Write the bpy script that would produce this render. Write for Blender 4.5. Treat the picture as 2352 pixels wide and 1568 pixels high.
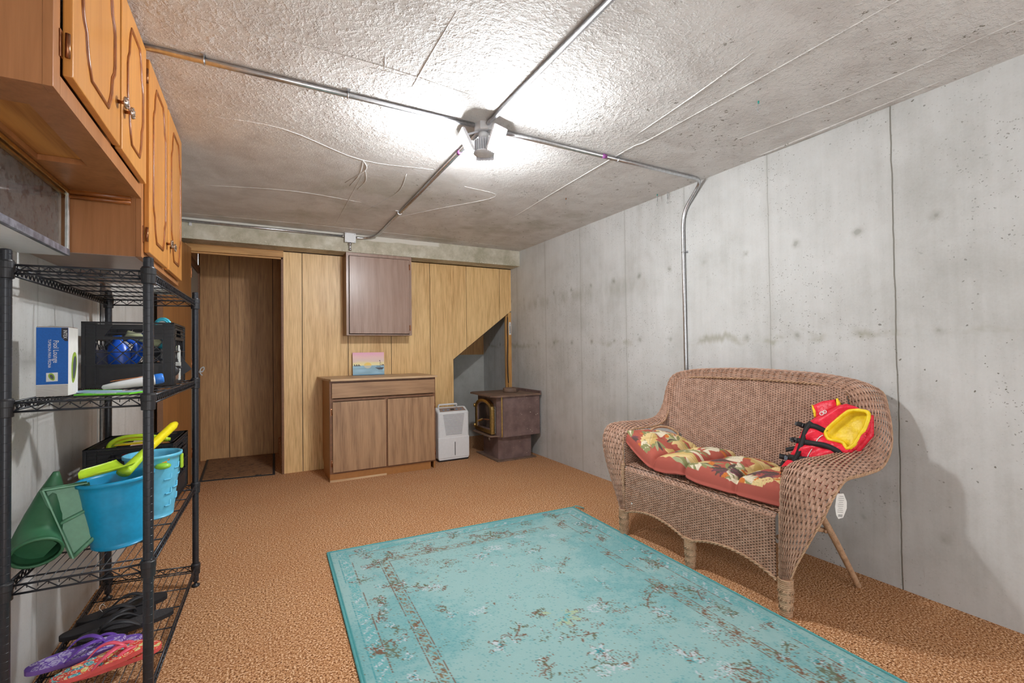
import bpy, bmesh, math, random
import numpy as np
from mathutils import Vector, Matrix, Quaternion
from mathutils.geometry import delaunay_2d_cdt
for o in list(bpy.data.objects): bpy.data.objects.remove(o)
scn = bpy.context.scene
PI = math.pi
R = math.radians
random.seed(4)
# ---------------------------------------------------------------- camera
cam_d = bpy.data.cameras.new('camera'); cam = bpy.data.objects.new('camera', cam_d)
scn.collection.objects.link(cam)
_r = Vector((0.87980196, -0.47517387, -0.01258178)); _u = Vector((0.00323905, -0.02047537, 0.99978511)); _f = Vector((0.47532938, 0.87965365, 0.01647516))
cam.matrix_world = Matrix(((_r.x, _u.x, -_f.x, 0), (_r.y, _u.y, -_f.y, 0), (_r.z, _u.z, -_f.z, 1.2), (0, 0, 0, 1)))
cam_d.sensor_width = 36; cam_d.lens = 1064.5 / 2352 * 36; cam_d.clip_start = .02
scn.camera = cam
# ---------------------------------------------------------------- world, lights, exposure
world = bpy.data.worlds.new('world'); scn.world = world; world.use_nodes = True
world.node_tree.nodes['Background'].inputs[0].default_value = (.98, .99, 1.0, 1)
world.node_tree.nodes['Background'].inputs[1].default_value = WORLD = 3.7
LAMP = 800.0
scn.view_settings.view_transform = 'Standard'; scn.view_settings.look = 'None'
scn.view_settings.gamma = 1; scn.view_settings.use_curve_mapping = False
scn.view_settings.exposure = 0.0

# ---------------------------------------------------------------- object helpers
def link(o, parent=None):
    scn.collection.objects.link(o)
    if parent is not None: o.parent = parent
    return o
def tag(o, label=None, cat=None, group=None, kind=None):
    if label: o['label'] = label
    if cat: o['category'] = cat
    if group: o['group'] = group
    if kind: o['kind'] = kind
    return o
def thing(name, label, cat, loc=(0, 0, 0), rz=0, group=None):
    o = bpy.data.objects.new(name, None); o.empty_display_size = .05
    o.location = loc; o.rotation_euler = (0, 0, rz)
    link(o); return tag(o, label, cat, group)
class MB:
    """collects geometry, then links it as one mesh object"""
    def __init__(s): s.v = []; s.f = []; s.n = 0; s.sm = []
    def add(s, V, F, smooth=False, M=None):
        V = np.asarray(V, float)
        if M is not None:
            A = np.array(M); V = V @ A[:3, :3].T + A[:3, 3]
        s.v.append(V); k = s.n
        s.f.extend([[i + k for i in f] for f in F]); s.sm.extend([smooth] * len(F)); s.n += len(V)
        return s
    def box(s, a, b, bev=0, M=None):
        a = Vector(a); b = Vector(b)
        if bev <= 0:
            V = [(x, y, z) for x in (a.x, b.x) for y in (a.y, b.y) for z in (a.z, b.z)]
            F = [(0, 1, 3, 2), (4, 6, 7, 5), (0, 4, 5, 1), (2, 3, 7, 6), (0, 2, 6, 4), (1, 5, 7, 3)]
            return s.add(V, F, False, M)
        bm = bmesh.new(); bmesh.ops.create_cube(bm, size=1)
        for v in bm.verts: v.co = Vector(((a.x + b.x) / 2 + v.co.x * (b.x - a.x), (a.y + b.y) / 2 + v.co.y * (b.y - a.y), (a.z + b.z) / 2 + v.co.z * (b.z - a.z)))
        bmesh.ops.bevel(bm, geom=bm.edges[:], offset=bev, segments=2, affect='EDGES', profile=.5)
        s.bm(bm, False, M); return s
    def bm(s, bm, smooth=False, M=None):
        bm.verts.index_update()
        s.add([v.co[:] for v in bm.verts], [[v.index for v in f.verts] for f in bm.faces], smooth, M); bm.free(); return s
    def tube(s, pts, r, n=8, closed=False, caps=True, M=None, flat=1.0, up=None, smooth=True):
        P = [Vector(p) for p in pts]; N = len(P)
        rr = r if hasattr(r, '__len__') else [r] * N
        V = []; F = []; prev = None
        for i in range(N):
            if closed: t = P[(i + 1) % N] - P[i - 1]
            else: t = P[min(i + 1, N - 1)] - P[max(i - 1, 0)]
            if t.length < 1e-9: t = Vector((0, 0, 1))
            t.normalize()
            if prev is None:
                a = Vector(up) if up else (Vector((0, 0, 1)) if abs(t.z) < .9 else Vector((1, 0, 0)))
            else: a = prev
            x = a - t * a.dot(t); x.normalize(); prev = x; y = t.cross(x)
            for k in range(n):
                c = 2 * PI * (k + .5 * (n == 4)) / n
                V.append(P[i] + x * math.cos(c) * rr[i] * flat + y * math.sin(c) * rr[i])
        m = N if closed else N - 1
        for i in range(m):
            for k in range(n):
                a = i * n + k; b = i * n + (k + 1) % n; j = ((i + 1) % N) * n
                F.append((a, b, j + (k + 1) % n, j + k))
        if caps and not closed:
            F.append(tuple(range(n))[::-1]); F.append(tuple((N - 1) * n + k for k in range(n)))
        return s.add([v[:] for v in V], F, smooth, M)
    def lathe(s, prof, n=24, M=None, smooth=True, cap=True):
        V = []; F = []
        for r, z in prof:
            for k in range(n): V.append((r * math.cos(2 * PI * k / n), r * math.sin(2 * PI * k / n), z))
        for i in range(len(prof) - 1):
            for k in range(n): F.append((i * n + k, i * n + (k + 1) % n, (i + 1) * n + (k + 1) % n, (i + 1) * n + k))
        if cap:
            F.append(tuple(range(n))[::-1]); F.append(tuple((len(prof) - 1) * n + k for k in range(n)))
        return s.add(V, F, smooth, M)
    def prism(s, poly, h0, h1, M=None, smooth=False):
        """polygon in xy, extruded along z"""
        n = len(poly); V = [(p[0], p[1], h0) for p in poly] + [(p[0], p[1], h1) for p in poly]
        F = [tuple(range(n))[::-1], tuple(range(n, 2 * n))] + [(i, (i + 1) % n, n + (i + 1) % n, n + i) for i in range(n)]
        return s.add(V, F, smooth, M)
    def sphere(s, c, r, M=None, u=14, v=8):
        r = r if hasattr(r, '__len__') else (r, r, r)
        bm = bmesh.new(); bmesh.ops.create_uvsphere(bm, u_segments=u, v_segments=v, radius=1)
        for q in bm.verts: q.co = Vector((c[0] + q.co.x * r[0], c[1] + q.co.y * r[1], c[2] + q.co.z * r[2]))
        return s.bm(bm, True, M)
    def build(s, name, mat, parent=None, label=None, cat=None, group=None, kind=None):
        me = bpy.data.meshes.new(name)
        me.from_pydata(np.concatenate(s.v).tolist(), [], s.f)
        me.polygons.foreach_set('use_smooth', s.sm)
        me.materials.append(mat); me.update()
        o = bpy.data.objects.new(name, me); link(o, parent)
        return tag(o, label, cat, group, kind)
def fast_mesh(name, V, F, mat, parent=None, smooth=True, colors=None):
    me = bpy.data.meshes.new(name); V = np.asarray(V, np.float32); F = np.asarray(F, np.int32); k = F.shape[1]
    me.vertices.add(len(V)); me.vertices.foreach_set('co', V.ravel())
    me.loops.add(F.size); me.loops.foreach_set('vertex_index', F.ravel())
    me.polygons.add(len(F)); me.polygons.foreach_set('loop_start', np.arange(0, F.size, k, dtype=np.int32))
    me.polygons.foreach_set('loop_total', np.full(len(F), k, np.int32))
    me.update(calc_edges=True); me.validate()
    me.polygons.foreach_set('use_smooth', np.full(len(me.polygons), smooth))
    if colors is not None:
        at = me.color_attributes.new('print', 'FLOAT_COLOR', 'POINT')
        c = np.ones((len(V), 4), np.float32); c[:, :3] = colors; at.data.foreach_set('color', c.ravel())
    me.materials.append(mat); o = bpy.data.objects.new(name, me); return link(o, parent)
def T(x, y, z): return Matrix.Translation((x, y, z))
def Rx(a): return Matrix.Rotation(a, 4, 'X')
def Ry(a): return Matrix.Rotation(a, 4, 'Y')
def Rz(a): return Matrix.Rotation(a, 4, 'Z')
def spline(pts, n=8, closed=False):
    P = [Vector(p) for p in pts]; N = len(P); out = []
    rng = N if closed else N - 1
    for i in range(rng):
        p0 = P[i - 1] if (closed or i > 0) else P[0] * 2 - P[1]
        p1 = P[i]; p2 = P[(i + 1) % N]
        p3 = P[(i + 2) % N] if (closed or i + 2 < N) else P[N - 1] * 2 - P[N - 2]
        for k in range(n):
            t = k / n
            out.append(.5 * ((2 * p1) + (p2 - p0) * t + (2 * p0 - 5 * p1 + 4 * p2 - p3) * t * t + (3 * p1 - p0 - 3 * p2 + p3) * t ** 3))
    if not closed: out.append(P[-1])
    return out
def text(s, size, mat, M, parent, name='lettering', ext=.0003, font_w=1.0):
    cu = bpy.data.curves.new('t', 'FONT'); cu.body = s; cu.size = size; cu.extrude = ext; cu.align_x = 'CENTER'; cu.align_y = 'CENTER'; cu.resolution_u = 3
    to = bpy.data.objects.new('t', cu); scn.collection.objects.link(to)
    bpy.context.view_layer.update()
    me = bpy.data.meshes.new_from_object(to.evaluated_get(bpy.context.evaluated_depsgraph_get()))
    bpy.data.objects.remove(to); me.transform(M @ Matrix.Diagonal((font_w, 1, 1, 1))); me.materials.clear(); me.materials.append(mat); me.name = name
    o = bpy.data.objects.new(name, me); return link(o, parent)
def tri_fill(poly, step, holes=()):
    """2-D polygon -> dense triangulation (points, triangles, distance to the outline)"""
    poly = [Vector((p[0], p[1])) for p in poly]
    B = []
    for i in range(len(poly)):
        a = poly[i]; b = poly[(i + 1) % len(poly)]; k = max(1, int((b - a).length / step))
        B += [a.lerp(b, j / k) for j in range(k)]
    nb = len(B); A = np.array([p[:] for p in B]); E = np.roll(A, -1, 0)
    xs = np.arange(A[:, 0].min(), A[:, 0].max(), step); ys = np.arange(A[:, 1].min(), A[:, 1].max(), step * .87)
    G = np.array([(x + (j % 2) * step / 2, y) for j, y in enumerate(ys) for x in xs])
    def inside(G):
        c = np.zeros(len(G), bool)
        for (x0, y0), (x1, y1) in zip(A, E):
            m = (y0 > G[:, 1]) != (y1 > G[:, 1])
            if m.any():
                xx = (x1 - x0) * (G[:, 1] - y0) / (y1 - y0 + 1e-12) + x0; c ^= m & (G[:, 0] < xx)
        return c
    def dist(G):
        d = np.full(len(G), 1e9)
        for p, q in zip(A, E):
            e = q - p; L = e @ e
            if L < 1e-14: continue
            t = np.clip(((G - p) @ e) / L, 0, 1); d = np.minimum(d, np.linalg.norm(G - p - t[:, None] * e, axis=1))
        return d
    d = dist(G); G = G[inside(G) & (d > step * .45)]
    pts = B + [Vector(g) for g in G]
    V, _, F, *_ = delaunay_2d_cdt(pts, [], [list(range(nb))], 1, 1e-7)
    V = np.array([v[:] for v in V]); F = [f for f in F if len(f) == 3]
    return V, F, dist(V)
def pillow(poly, step, thick, r, frame, back=None, wob=0, seed=0, ridge=None):
    """inflated panel: frame(a, b, h) -> points.  Returns V, F"""
    V, F, d = tri_fill(poly, step); n = len(V)
    prof = np.sqrt(np.clip(1 - (1 - np.clip(d / r, 0, 1)) ** 2, 0, 1))
    h = thick * prof
    if wob:
        rs = np.random.RandomState(seed)
        w = sum(np.sin(V[:, 0] * rs.uniform(30, 120) + V[:, 1] * rs.uniform(-120, 120) + rs.uniform(0, 6)) for _ in range(5)) / 5
        h = h + wob * w * np.clip(d / r, 0, 1)
    if ridge is not None: h = h + ridge(V)
    hb = -(thick if back is None else back) * prof
    P = np.vstack([frame(V[:, 0], V[:, 1], h), frame(V[:, 0], V[:, 1], hb)])
    F2 = [list(f) for f in F] + [[i + n for i in f[::-1]] for f in F]
    # stitch outline
    ed = {}
    for f in F:
        for i in range(3):
            e = (f[i], f[(i + 1) % 3]); ed[e] = 1
    for (a, b) in ed:
        if (b, a) not in ed: F2.append([b, a, a + n, b + n])
    return P, F2
# ---------------------------------------------------------------- materials
def srgb(r, g, b):
    f = lambda c: ((c / 255 + .055) / 1.055) ** 2.4 if c > 10 else c / 255 / 12.92
    return (f(r), f(g), f(b), 1)
class G:
    def __init__(s, name):
        s.m = bpy.data.materials.new(name); s.m.use_nodes = True; s.t = s.m.node_tree
        s.b = s.t.nodes['Principled BSDF']; s.tc = s.t.nodes.new('ShaderNodeTexCoord')
    def n(s, typ, **k):
        x = s.t.nodes.new(typ)
        for a, b in k.items(): setattr(x, a, b)
        return x
    def lk(s, a, b):
        if isinstance(a, (int, float)): b.default_value = a
        elif isinstance(a, tuple): b.default_value = a
        else: s.t.links.new(a, b)
    def co(s, sc=(1, 1, 1), loc=(0, 0, 0), rot=(0, 0, 0), src='Object', vec=None):
        x = s.n('ShaderNodeMapping'); s.lk(vec if vec is not None else s.tc.outputs[src], x.inputs[0])
        x.inputs['Scale'].default_value = sc; x.inputs['Location'].default_value = loc; x.inputs['Rotation'].default_value = rot
        return x.outputs[0]
    def ma(s, op, a, b=0, c=0):
        x = s.n('ShaderNodeMath', operation=op); s.lk(a, x.inputs[0]); s.lk(b, x.inputs[1]); s.lk(c, x.inputs[2]); return x.outputs[0]
    def noise(s, vec, scale, det=3, rough=.55, dist=0, col=False):
        x = s.n('ShaderNodeTexNoise'); s.lk(vec, x.inputs['Vector']); x.inputs['Scale'].default_value = scale
        x.inputs['Detail'].default_value = det; x.inputs['Roughness'].default_value = rough; x.inputs['Distortion'].default_value = dist
        return x.outputs['Color' if col else 'Fac']
    def vor(s, vec, scale, feat='F1', out='Distance', rnd=1):
        x = s.n('ShaderNodeTexVoronoi', feature=feat); s.lk(vec, x.inputs['Vector']); x.inputs['Scale'].default_value = scale
        x.inputs['Randomness'].default_value = rnd
        return x.outputs[out]
    def ramp(s, fac, st, interp='LINEAR'):
        x = s.n('ShaderNodeValToRGB'); s.lk(fac, x.inputs[0]); e = x.color_ramp; e.interpolation = interp
        while len(e.elements) < len(st): e.elements.new(.5)
        for i, (p, c) in enumerate(st):
            e.elements[i].position = p
            e.elements[i].color = c if isinstance(c, tuple) else (c, c, c, 1)
        return x.outputs[0]
    def sm(s, v, a, b, lo=0.0, hi=1.0):
        x = s.n('ShaderNodeMapRange', interpolation_type='SMOOTHSTEP'); s.lk(v, x.inputs[0])
        x.inputs[1].default_value = a; x.inputs[2].default_value = b; x.inputs[3].default_value = lo; x.inputs[4].default_value = hi; return x.outputs[0]
    def mix(s, f, a, b, mode='MIX'):
        x = s.n('ShaderNodeMix', data_type='RGBA', blend_type=mode); s.lk(f, x.inputs[0]); s.lk(a, x.inputs[6]); s.lk(b, x.inputs[7]); return x.outputs[2]
    def sep(s, v):
        x = s.n('ShaderNodeSeparateXYZ'); s.lk(v, x.inputs[0]); return x.outputs
    def attr(s, name='print'):
        x = s.n('ShaderNodeAttribute'); x.attribute_name = name; return x.outputs['Color']
    def out(s, col=None, rough=.6, metal=0, h=None, strength=.3, dist=.005, spec=None, **k):
        if col is not None: s.lk(col, s.b.inputs['Base Color'])
        s.lk(rough, s.b.inputs['Roughness']); s.lk(metal, s.b.inputs['Metallic'])
        if spec is not None: s.b.inputs['Specular IOR Level'].default_value = spec
        if h is not None:
            x = s.n('ShaderNodeBump'); x.inputs['Strength'].default_value = strength; x.inputs['Distance'].default_value = dist
            s.lk(h, x.inputs['Height']); s.lk(x.outputs[0], s.b.inputs['Normal'])
        for a, b in k.items(): s.b.inputs[a.replace('_', ' ')].default_value = b
        return s.m
def plain(name, c, rough=.5, metal=0, var=.08, scale=40, bump=.05, spec=None, **k):
    g = G(name); n = g.noise(g.co(), scale, 3)
    c2 = tuple(x * (1 - var * 2) for x in c[:3]) + (1,)
    return g.out(g.mix(g.sm(n, .3, .7), c2, c), rough, metal, n, bump, .002, spec, **k)
def wood(name, light, dark, ax=2, rough=.45, fine=1.0, flame=0.0, streak=.5, bump=.08, off=0.0, spec=.4):
    g = G(name); sc = [9, 9, 9]; sc[ax] = .7; sc = tuple(x * fine for x in sc)
    v = g.co(sc, (off, off * 2, off * 3))
    n1 = g.noise(v, 3.0, 5, .65, .6)
    sf = [60, 60, 60]; sf[ax] = 2.0
    n2 = g.noise(g.co(tuple(x * fine for x in sf)), 2.5, 3, .6)
    n3 = g.noise(g.co((1.2, 1.2, .6), (off, 0, 0)), 1.5, 2)
    if flame:
        x = g.n('ShaderNodeTexWave', wave_type='RINGS', rings_direction='SPHERICAL'); s2 = [3.4, 3.4, 3.4]; s2[ax] = .75
        g.lk(g.co(tuple(s2), (off, off, .35)), x.inputs['Vector']); x.inputs['Scale'].default_value = 3.2; x.inputs['Distortion'].default_value = 3.5; x.inputs['Detail'].default_value = 3; x.inputs['Detail Scale'].default_value = 1.2
        n1 = g.ma('ADD', g.ma('MULTIPLY', x.outputs['Fac'], flame), g.ma('MULTIPLY', n1, 1 - flame))
    f = g.ma('ADD', g.ma('MULTIPLY', n1, 1 - streak), g.ma('MULTIPLY', n2, streak))
    f = g.ma('ADD', f, g.ma('MULTIPLY', g.ma('SUBTRACT', n3, .5), .25))
    mid = tuple((a * .6 + b * .4) for a, b in zip(light[:3], dark[:3])) + (1,)
    col = g.ramp(f, [(.30, dark), (.47, mid), (.62, light)])
    return g.out(col, rough, 0, n2, bump, .002, spec)
def concrete(name, light, dark, wallcoord='y', joints=True, stains=True, pits=1.0, white=0.0):
    g = G(name); P = g.co(); X, Y, Z = g.sep(P)
    big = g.noise(P, 1.3, 4, .6); med = g.noise(P, 7, 4, .6); fine = g.noise(P, 90, 3, .7)
    streak = g.noise(g.co((1, 9, .6)), 2.2, 4, .6)
    f = g.ma('ADD', g.ma('MULTIPLY', big, .5), g.ma('ADD', g.ma('MULTIPLY', med, .22), g.ma('ADD', g.ma('MULTIPLY', streak, .18), g.ma('MULTIPLY', fine, .10))))
    col = g.ramp(f, [(.36, dark), (.52, tuple((a * .7 + b * .3) for a, b in zip(light[:3], dark[:3])) + (1,)), (.62, light)])
    # air holes in the cast face: cells whose own random value is high carry a hole
    def holes(scale, rad, thr, dens_scale, dens_lo):
        x = g.n('ShaderNodeTexVoronoi'); g.lk(g.co((1, 1, 1.15), vec=g.ma_warp(P)), x.inputs['Vector']); x.inputs['Scale'].default_value = scale
        c = g.sep(x.outputs['Color']); size = g.ma('MULTIPLY', c[1], rad)
        hit = g.ma('MULTIPLY', g.ma('GREATER_THAN', c[0], thr), g.ma('LESS_THAN', x.outputs['Distance'], size))
        return g.ma('MULTIPLY', hit, g.sm(g.noise(P, dens_scale, 2), dens_lo, dens_lo + .15, .12, 1))
    h1 = holes(52, .30, .66, .9, .38); h2 = holes(105, .40, .62, 1.7, .42)
    low = g.sm(Y, 2.6, 0.9)
    h1 = g.ma('MULTIPLY', h1, g.ma('MULTIPLY', g.ma('ADD', g.ma('MULTIPLY', low, .9), .1), pits))
    h2 = g.ma('MULTIPLY', h2, pits)
    hole = g.ma('MAXIMUM', h1, g.ma('MULTIPLY', h2, .7))
    col = g.mix(g.ma('MULTIPLY', hole, .85), col, srgb(96, 92, 82))
    height = g.ma('SUBTRACT', g.ma('ADD', g.ma('MULTIPLY', fine, .35), g.ma('MULTIPLY', med, .3)), g.ma('MULTIPLY', hole, 1.6))
    if joints:
        yy = g.ma('ADD', Y, g.ma('MULTIPLY', g.ma('SUBTRACT', g.noise(g.co((1, 0, 3)), 2, 2), .5), .012))
        d = g.ma('ABSOLUTE', g.ma('SUBTRACT', g.ma('FRACT', g.ma('ADD', g.ma('DIVIDE', g.ma('SUBTRACT', yy, 1.112), .6408), .5)), .5))
        d = g.ma('MULTIPLY', d, .6408)
        strong = g.ma('LESS_THAN', g.ma('ABSOLUTE', g.ma('SUBTRACT', Y, 1.112)), .1)
        wdt = g.ma('ADD', g.ma('MULTIPLY', strong, .5), .35)
        ln = g.ma('MULTIPLY', g.sm(d, .0012, .0045, 1, 0), wdt)
        halo = g.ma('MULTIPLY', g.sm(d, .0, .03, .25, 0), g.noise(P, 5, 2))
        col = g.mix(ln, col, srgb(104, 100, 90)); col = g.mix(halo, col, srgb(150, 147, 136))
        height = g.ma('SUBTRACT', height, ln)
    if stains:
        for z0, y0, amt in ((1.796, 1.267, .42), (1.262, 1.27, .4), (.30, 1.27, .25)):
            fy = g.ma('MULTIPLY', g.ma('ABSOLUTE', g.ma('SUBTRACT', g.ma('FRACT', g.ma('ADD', g.ma('DIVIDE', g.ma('SUBTRACT', Y, y0), .3204), .5)), .5)), .3204)
            dz = g.ma('SUBTRACT', Z, z0)
            rr = g.ma('SQRT', g.ma('ADD', g.ma('POWER', fy, 2), g.ma('POWER', g.ma('MULTIPLY', dz, .9), 2)))
            rr = g.ma('SUBTRACT', rr, g.ma('MULTIPLY', g.ma('SUBTRACT', g.noise(P, 16, 3), .5), .06))
            sp = g.ma('MULTIPLY', g.sm(rr, .0, .036, amt, 0), g.sm(g.noise(P, 1.1, 1), .3, .6, .35, 1))
            col = g.mix(sp, col, srgb(120, 117, 100))
            col = g.mix(g.ma('MULTIPLY', g.sm(rr, .004, .012, .5, 0), amt), col, srgb(90, 86, 74))
        # damp band between two pours
        band = g.ma('SUBTRACT', Z, g.ma('ADD', 1.245, g.ma('MULTIPLY', g.ma('SUBTRACT', g.noise(g.co((0, 1, 0)), 3, 5, .7), .5), .3)))
        b1 = g.ma('MULTIPLY', g.sm(g.ma('ABSOLUTE', band), 0, .045, .6, 0), g.sm(g.noise(g.co((1, 1, 2)), 2.1, 4, .65), .46, .62))
        col = g.mix(b1, col, srgb(150, 147, 128))
        b2 = g.ma('SUBTRACT', Z, 1.72)
        b2 = g.ma('MULTIPLY', g.ma('MULTIPLY', g.sm(g.ma('ABSOLUTE', b2), 0, .11, .45, 0), g.sm(g.noise(g.co((1, 1, .3)), 4, 4, .7), .4, .65)), g.sm(Y, 2.2, 3.6))
        col = g.mix(b2, col, srgb(140, 138, 122))
        rust = g.ma('MULTIPLY', g.sm(Z, .0, .16, 1, 0), g.sm(g.noise(g.co((1, 14, 2.5)), 2, 3), .70, .78))
        col = g.mix(rust, col, srgb(120, 84, 60))
    return g.out(col, .85, 0, height, .55, .004, .25)
def _warp(s, P):
    n = s.noise(P, 24, 3, .6, 0, True)
    x = s.n('ShaderNodeVectorMath', operation='MULTIPLY_ADD'); s.lk(n, x.inputs[0]); x.inputs[1].default_value = (.03,) * 3; s.lk(P, x.inputs[2]); return x.outputs[0]
G.ma_warp = _warp
M = {}
M['wall'] = concrete('cast_concrete', srgb(206, 207, 206), srgb(175, 175, 171))
M['wall_l'] = concrete('cast_concrete_left', srgb(208, 208, 206), srgb(178, 176, 171), stains=False, pits=.6)
M['wall_c'] = concrete('cavity_concrete', srgb(200, 200, 196), srgb(160, 160, 152), joints=False, stains=False, pits=.3)
def ceil_mat():
    g = G('sprayed_ceiling'); P = g.co(); X, Y, Z = g.sep(P)
    n1 = g.noise(P, 48, 4, .6); n2 = g.noise(P, 5, 4, .6, .5); n3 = g.noise(P, 130, 3, .6)
    near = g.sm(Y, 3.3, 1.4)
    bumps = g.ma('MULTIPLY', g.sm(n1, .42, .72), g.ma('ADD', g.ma('MULTIPLY', near, 1.0), .12))
    long_ = g.noise(g.co((1.5, 9, 1)), 3, 4, .7)
    chip = g.ma('MULTIPLY', g.sm(g.noise(P, 30, 5, .75), .615, .640), g.sm(g.noise(g.co((1, 1, 1), (3.1, 0, 0)), 1.6, 3), .50, .62))
    chip2 = g.ma('MULTIPLY', g.sm(g.noise(g.co((1, 1, 1), (9, 4, 0)), 22, 4, .7), .655, .670), g.sm(X, .5, 2.0))
    chip = g.ma('MAXIMUM', g.ma('MULTIPLY', chip, g.sm(X, -.2, 1.4)), chip2)
    col = g.ramp(n2, [(.35, srgb(206, 202, 199)), (.6, srgb(222, 220, 218))])
    col = g.mix(g.sm(n1, .3, .5, .10, 0), col, srgb(150, 143, 134))
    stain = g.ma('MULTIPLY', g.sm(g.noise(g.co((1, 1, 1), (5, 2, 0)), 1.4, 4, .6), .52, .68, 0, .5), g.sm(Y, 2.6, 3.8))
    col = g.mix(stain, col, srgb(160, 158, 140))
    col = g.mix(g.ma('MULTIPLY', chip, .8), col, srgb(112, 104, 88))
    h = g.ma('ADD', g.ma('MULTIPLY', bumps, 1.0), g.ma('ADD', g.ma('MULTIPLY', long_, .35), g.ma('MULTIPLY', n3, .25)))
    h = g.ma('SUBTRACT', h, chip)
    return g.out(col, .62, 0, h, .55, .010, .35)
M['ceiling'] = ceil_mat()
def carpet_mat():
    g = G('looped_carpet'); P = g.co()
    n = g.noise(P, 125, 3, .8); b = g.noise(P, 2.2, 3, .6); v = g.noise(P, 320, 2, .7)
    col = g.ramp(n, [(.38, srgb(74, 42, 26)), (.46, srgb(170, 114, 72)), (.54, srgb(212, 158, 110)), (.62, srgb(250, 222, 190))])
    col = g.mix(g.sm(b, .4, .65, 0, .18), col, srgb(176, 118, 78))
    return g.out(col, .95, 0, g.ma('ADD', n, g.ma('MULTIPLY', v, .6)), .6, .005, .1)
M['carpet'] = carpet_mat()
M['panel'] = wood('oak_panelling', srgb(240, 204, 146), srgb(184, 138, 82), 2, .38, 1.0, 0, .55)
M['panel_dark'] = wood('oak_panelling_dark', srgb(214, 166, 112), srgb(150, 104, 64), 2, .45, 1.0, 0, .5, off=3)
M['groove'] = plain('groove_black', srgb(38, 28, 22), .8)
M['trim'] = wood('pine_trim', srgb(206, 160, 102), srgb(160, 112, 62), 0, .5)
M['stud'] = wood('pine_stud', srgb(222, 176, 112), srgb(176, 124, 66), 2, .6)
M['honey'] = wood('honey_maple_door', srgb(206, 144, 74), srgb(174, 110, 48), 2, .3, .6, 0, .3, .04)
M['honey_box'] = wood('honey_maple_frame', srgb(176, 120, 76), srgb(140, 90, 52), 2, .35, .6, 0, .3, .04, off=2)
M['honey_ply'] = wood('pale_plywood', srgb(212, 152, 84), srgb(164, 104, 50), 1, .5, .8, .3, .3)
M['moulding'] = plain('dark_moulding', srgb(146, 82, 34), .3, 0, .15)
M['walnut'] = wood('walnut_laminate', srgb(176, 140, 106), srgb(126, 94, 68), 2, .4, 1.0, .22, .5, .05, off=1)
M['walnut_h'] = wood('walnut_laminate_level', srgb(172, 136, 102), srgb(126, 94, 68), 0, .4, 1.0, .2, .5, .05, off=5)
M['walnut_w'] = wood('sheen_walnut_laminate', srgb(170, 144, 130), srgb(142, 114, 100), 2, .28, 1.0, .15, .45, .05, off=4)  # sheen on the wall cabinet is mixed into this paler, pinker colour
M['frame_br'] = plain('cabinet_frame_brown', srgb(126, 84, 54), .45, 0, .12)
M['side_br'] = plain('cabinet_side_tan', srgb(166, 112, 58), .5, 0, .06)
M['counter'] = wood('worn_oak_top', srgb(214, 184, 146), srgb(166, 128, 90), 0, .5, .8, 0, .4, off=7)
M['steel'] = plain('galvanised_steel', (.62, .63, .65, 1), .28, 1, .1, 60, .03)
M['boxsteel'] = plain('pale_steel', (.80, .81, .83, 1), .4, .6, .05)
M['white'] = plain('white_plastic', srgb(226, 228, 230), .35, 0, .02)
M['white2'] = plain('white_card', srgb(230, 228, 224), .7, 0, .03)
M['black'] = plain('black_plastic', srgb(38, 38, 42), .42, 0, .12, 60, .08)
M['black_metal'] = plain('black_enamel', srgb(46, 48, 54), .3, .2, .08, 80, .02)
M['rubber'] = plain('black_rubber', srgb(44, 44, 48), .55, 0, .1)
M['webbing'] = plain('black_webbing', srgb(30, 29, 30), .7, 0, .2, 300, .3)
M['copper'] = plain('copper_hinge', (.45, .2, .1, 1), .3, 1, .2)
M['brass'] = plain('aged_brass', (.72, .50, .18, 1), .32, 1, .15)
M['knob_disc'] = plain('silvery_knob', (.62, .5, .42, 1), .3, 1, .3, 200, .4)
def simple(name, r, g_, b, rough=.4, **k): M[name] = plain(name, srgb(r, g_, b), rough, 0, .05, 60, .04, **k)
# ================================================================ setting
XR, XL, YB, ZC = 2.758, -.745, 5.115, 2.385
def struct(name, mb, mat, parent=None):
    o = mb.build(name, mat, parent)
    if parent is None: o['kind'] = 'structure'
    return o
Y0 = -1.6
struct('floor', MB().box((XL - .12, Y0, -.06), (XR + .12, 7.0, 0)), M['carpet'])
struct('ceiling', MB().box((XL - .12, Y0, ZC), (XR + .12, 7.0, ZC + .15)), M['ceiling'])
struct('wall_right', MB().box((XR, Y0, 0), (XR + .12, 5.95, ZC)), M['wall'])
struct('wall_left', MB().box((XL - .12, Y0, 0), (XL, 5.12, ZC)), M['wall_l'])
# unseen wall behind the camera; wide opening added to let world light in
wb = MB().box((XL, Y0 - .12, 0), (-.15, Y0, ZC)).box((2.25, Y0 - .12, 0), (XR, Y0, ZC)).box((-.15, Y0 - .12, 2.1), (2.25, Y0, ZC))
struct('wall_front', wb, M['wall_l'])
# concrete lintel across the back
def beam_mat():
    g = G('lintel_concrete'); P = g.co(); X, Y, Z = g.sep(P)
    n = g.noise(P, 6, 5, .7); s = g.noise(g.co((3, 3, 3), (4, 0, 0)), 5, 4)
    col = g.ramp(n, [(.35, srgb(168, 162, 140)), (.55, srgb(196, 190, 172)), (.7, srgb(214, 210, 196))])
    top = g.sm(g.ma('SUBTRACT', Z, g.ma('MULTIPLY', g.noise(g.co((1, 0, 0)), 2.2, 3), .08)), 2.296, 2.304)
    col = g.mix(g.ma('MULTIPLY', top, g.sm(X, 1.75, 1.72)), col, srgb(214, 210, 200))
    spat = g.ma('MULTIPLY', g.sm(g.noise(P, 45, 4, .7), .60, .63), g.sm(Z, 2.29, 2.2))
    col = g.mix(spat, col, srgb(222, 218, 204))
    return g.out(col, .85, 0, g.ma('ADD', n, spat), .5, .005)
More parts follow.
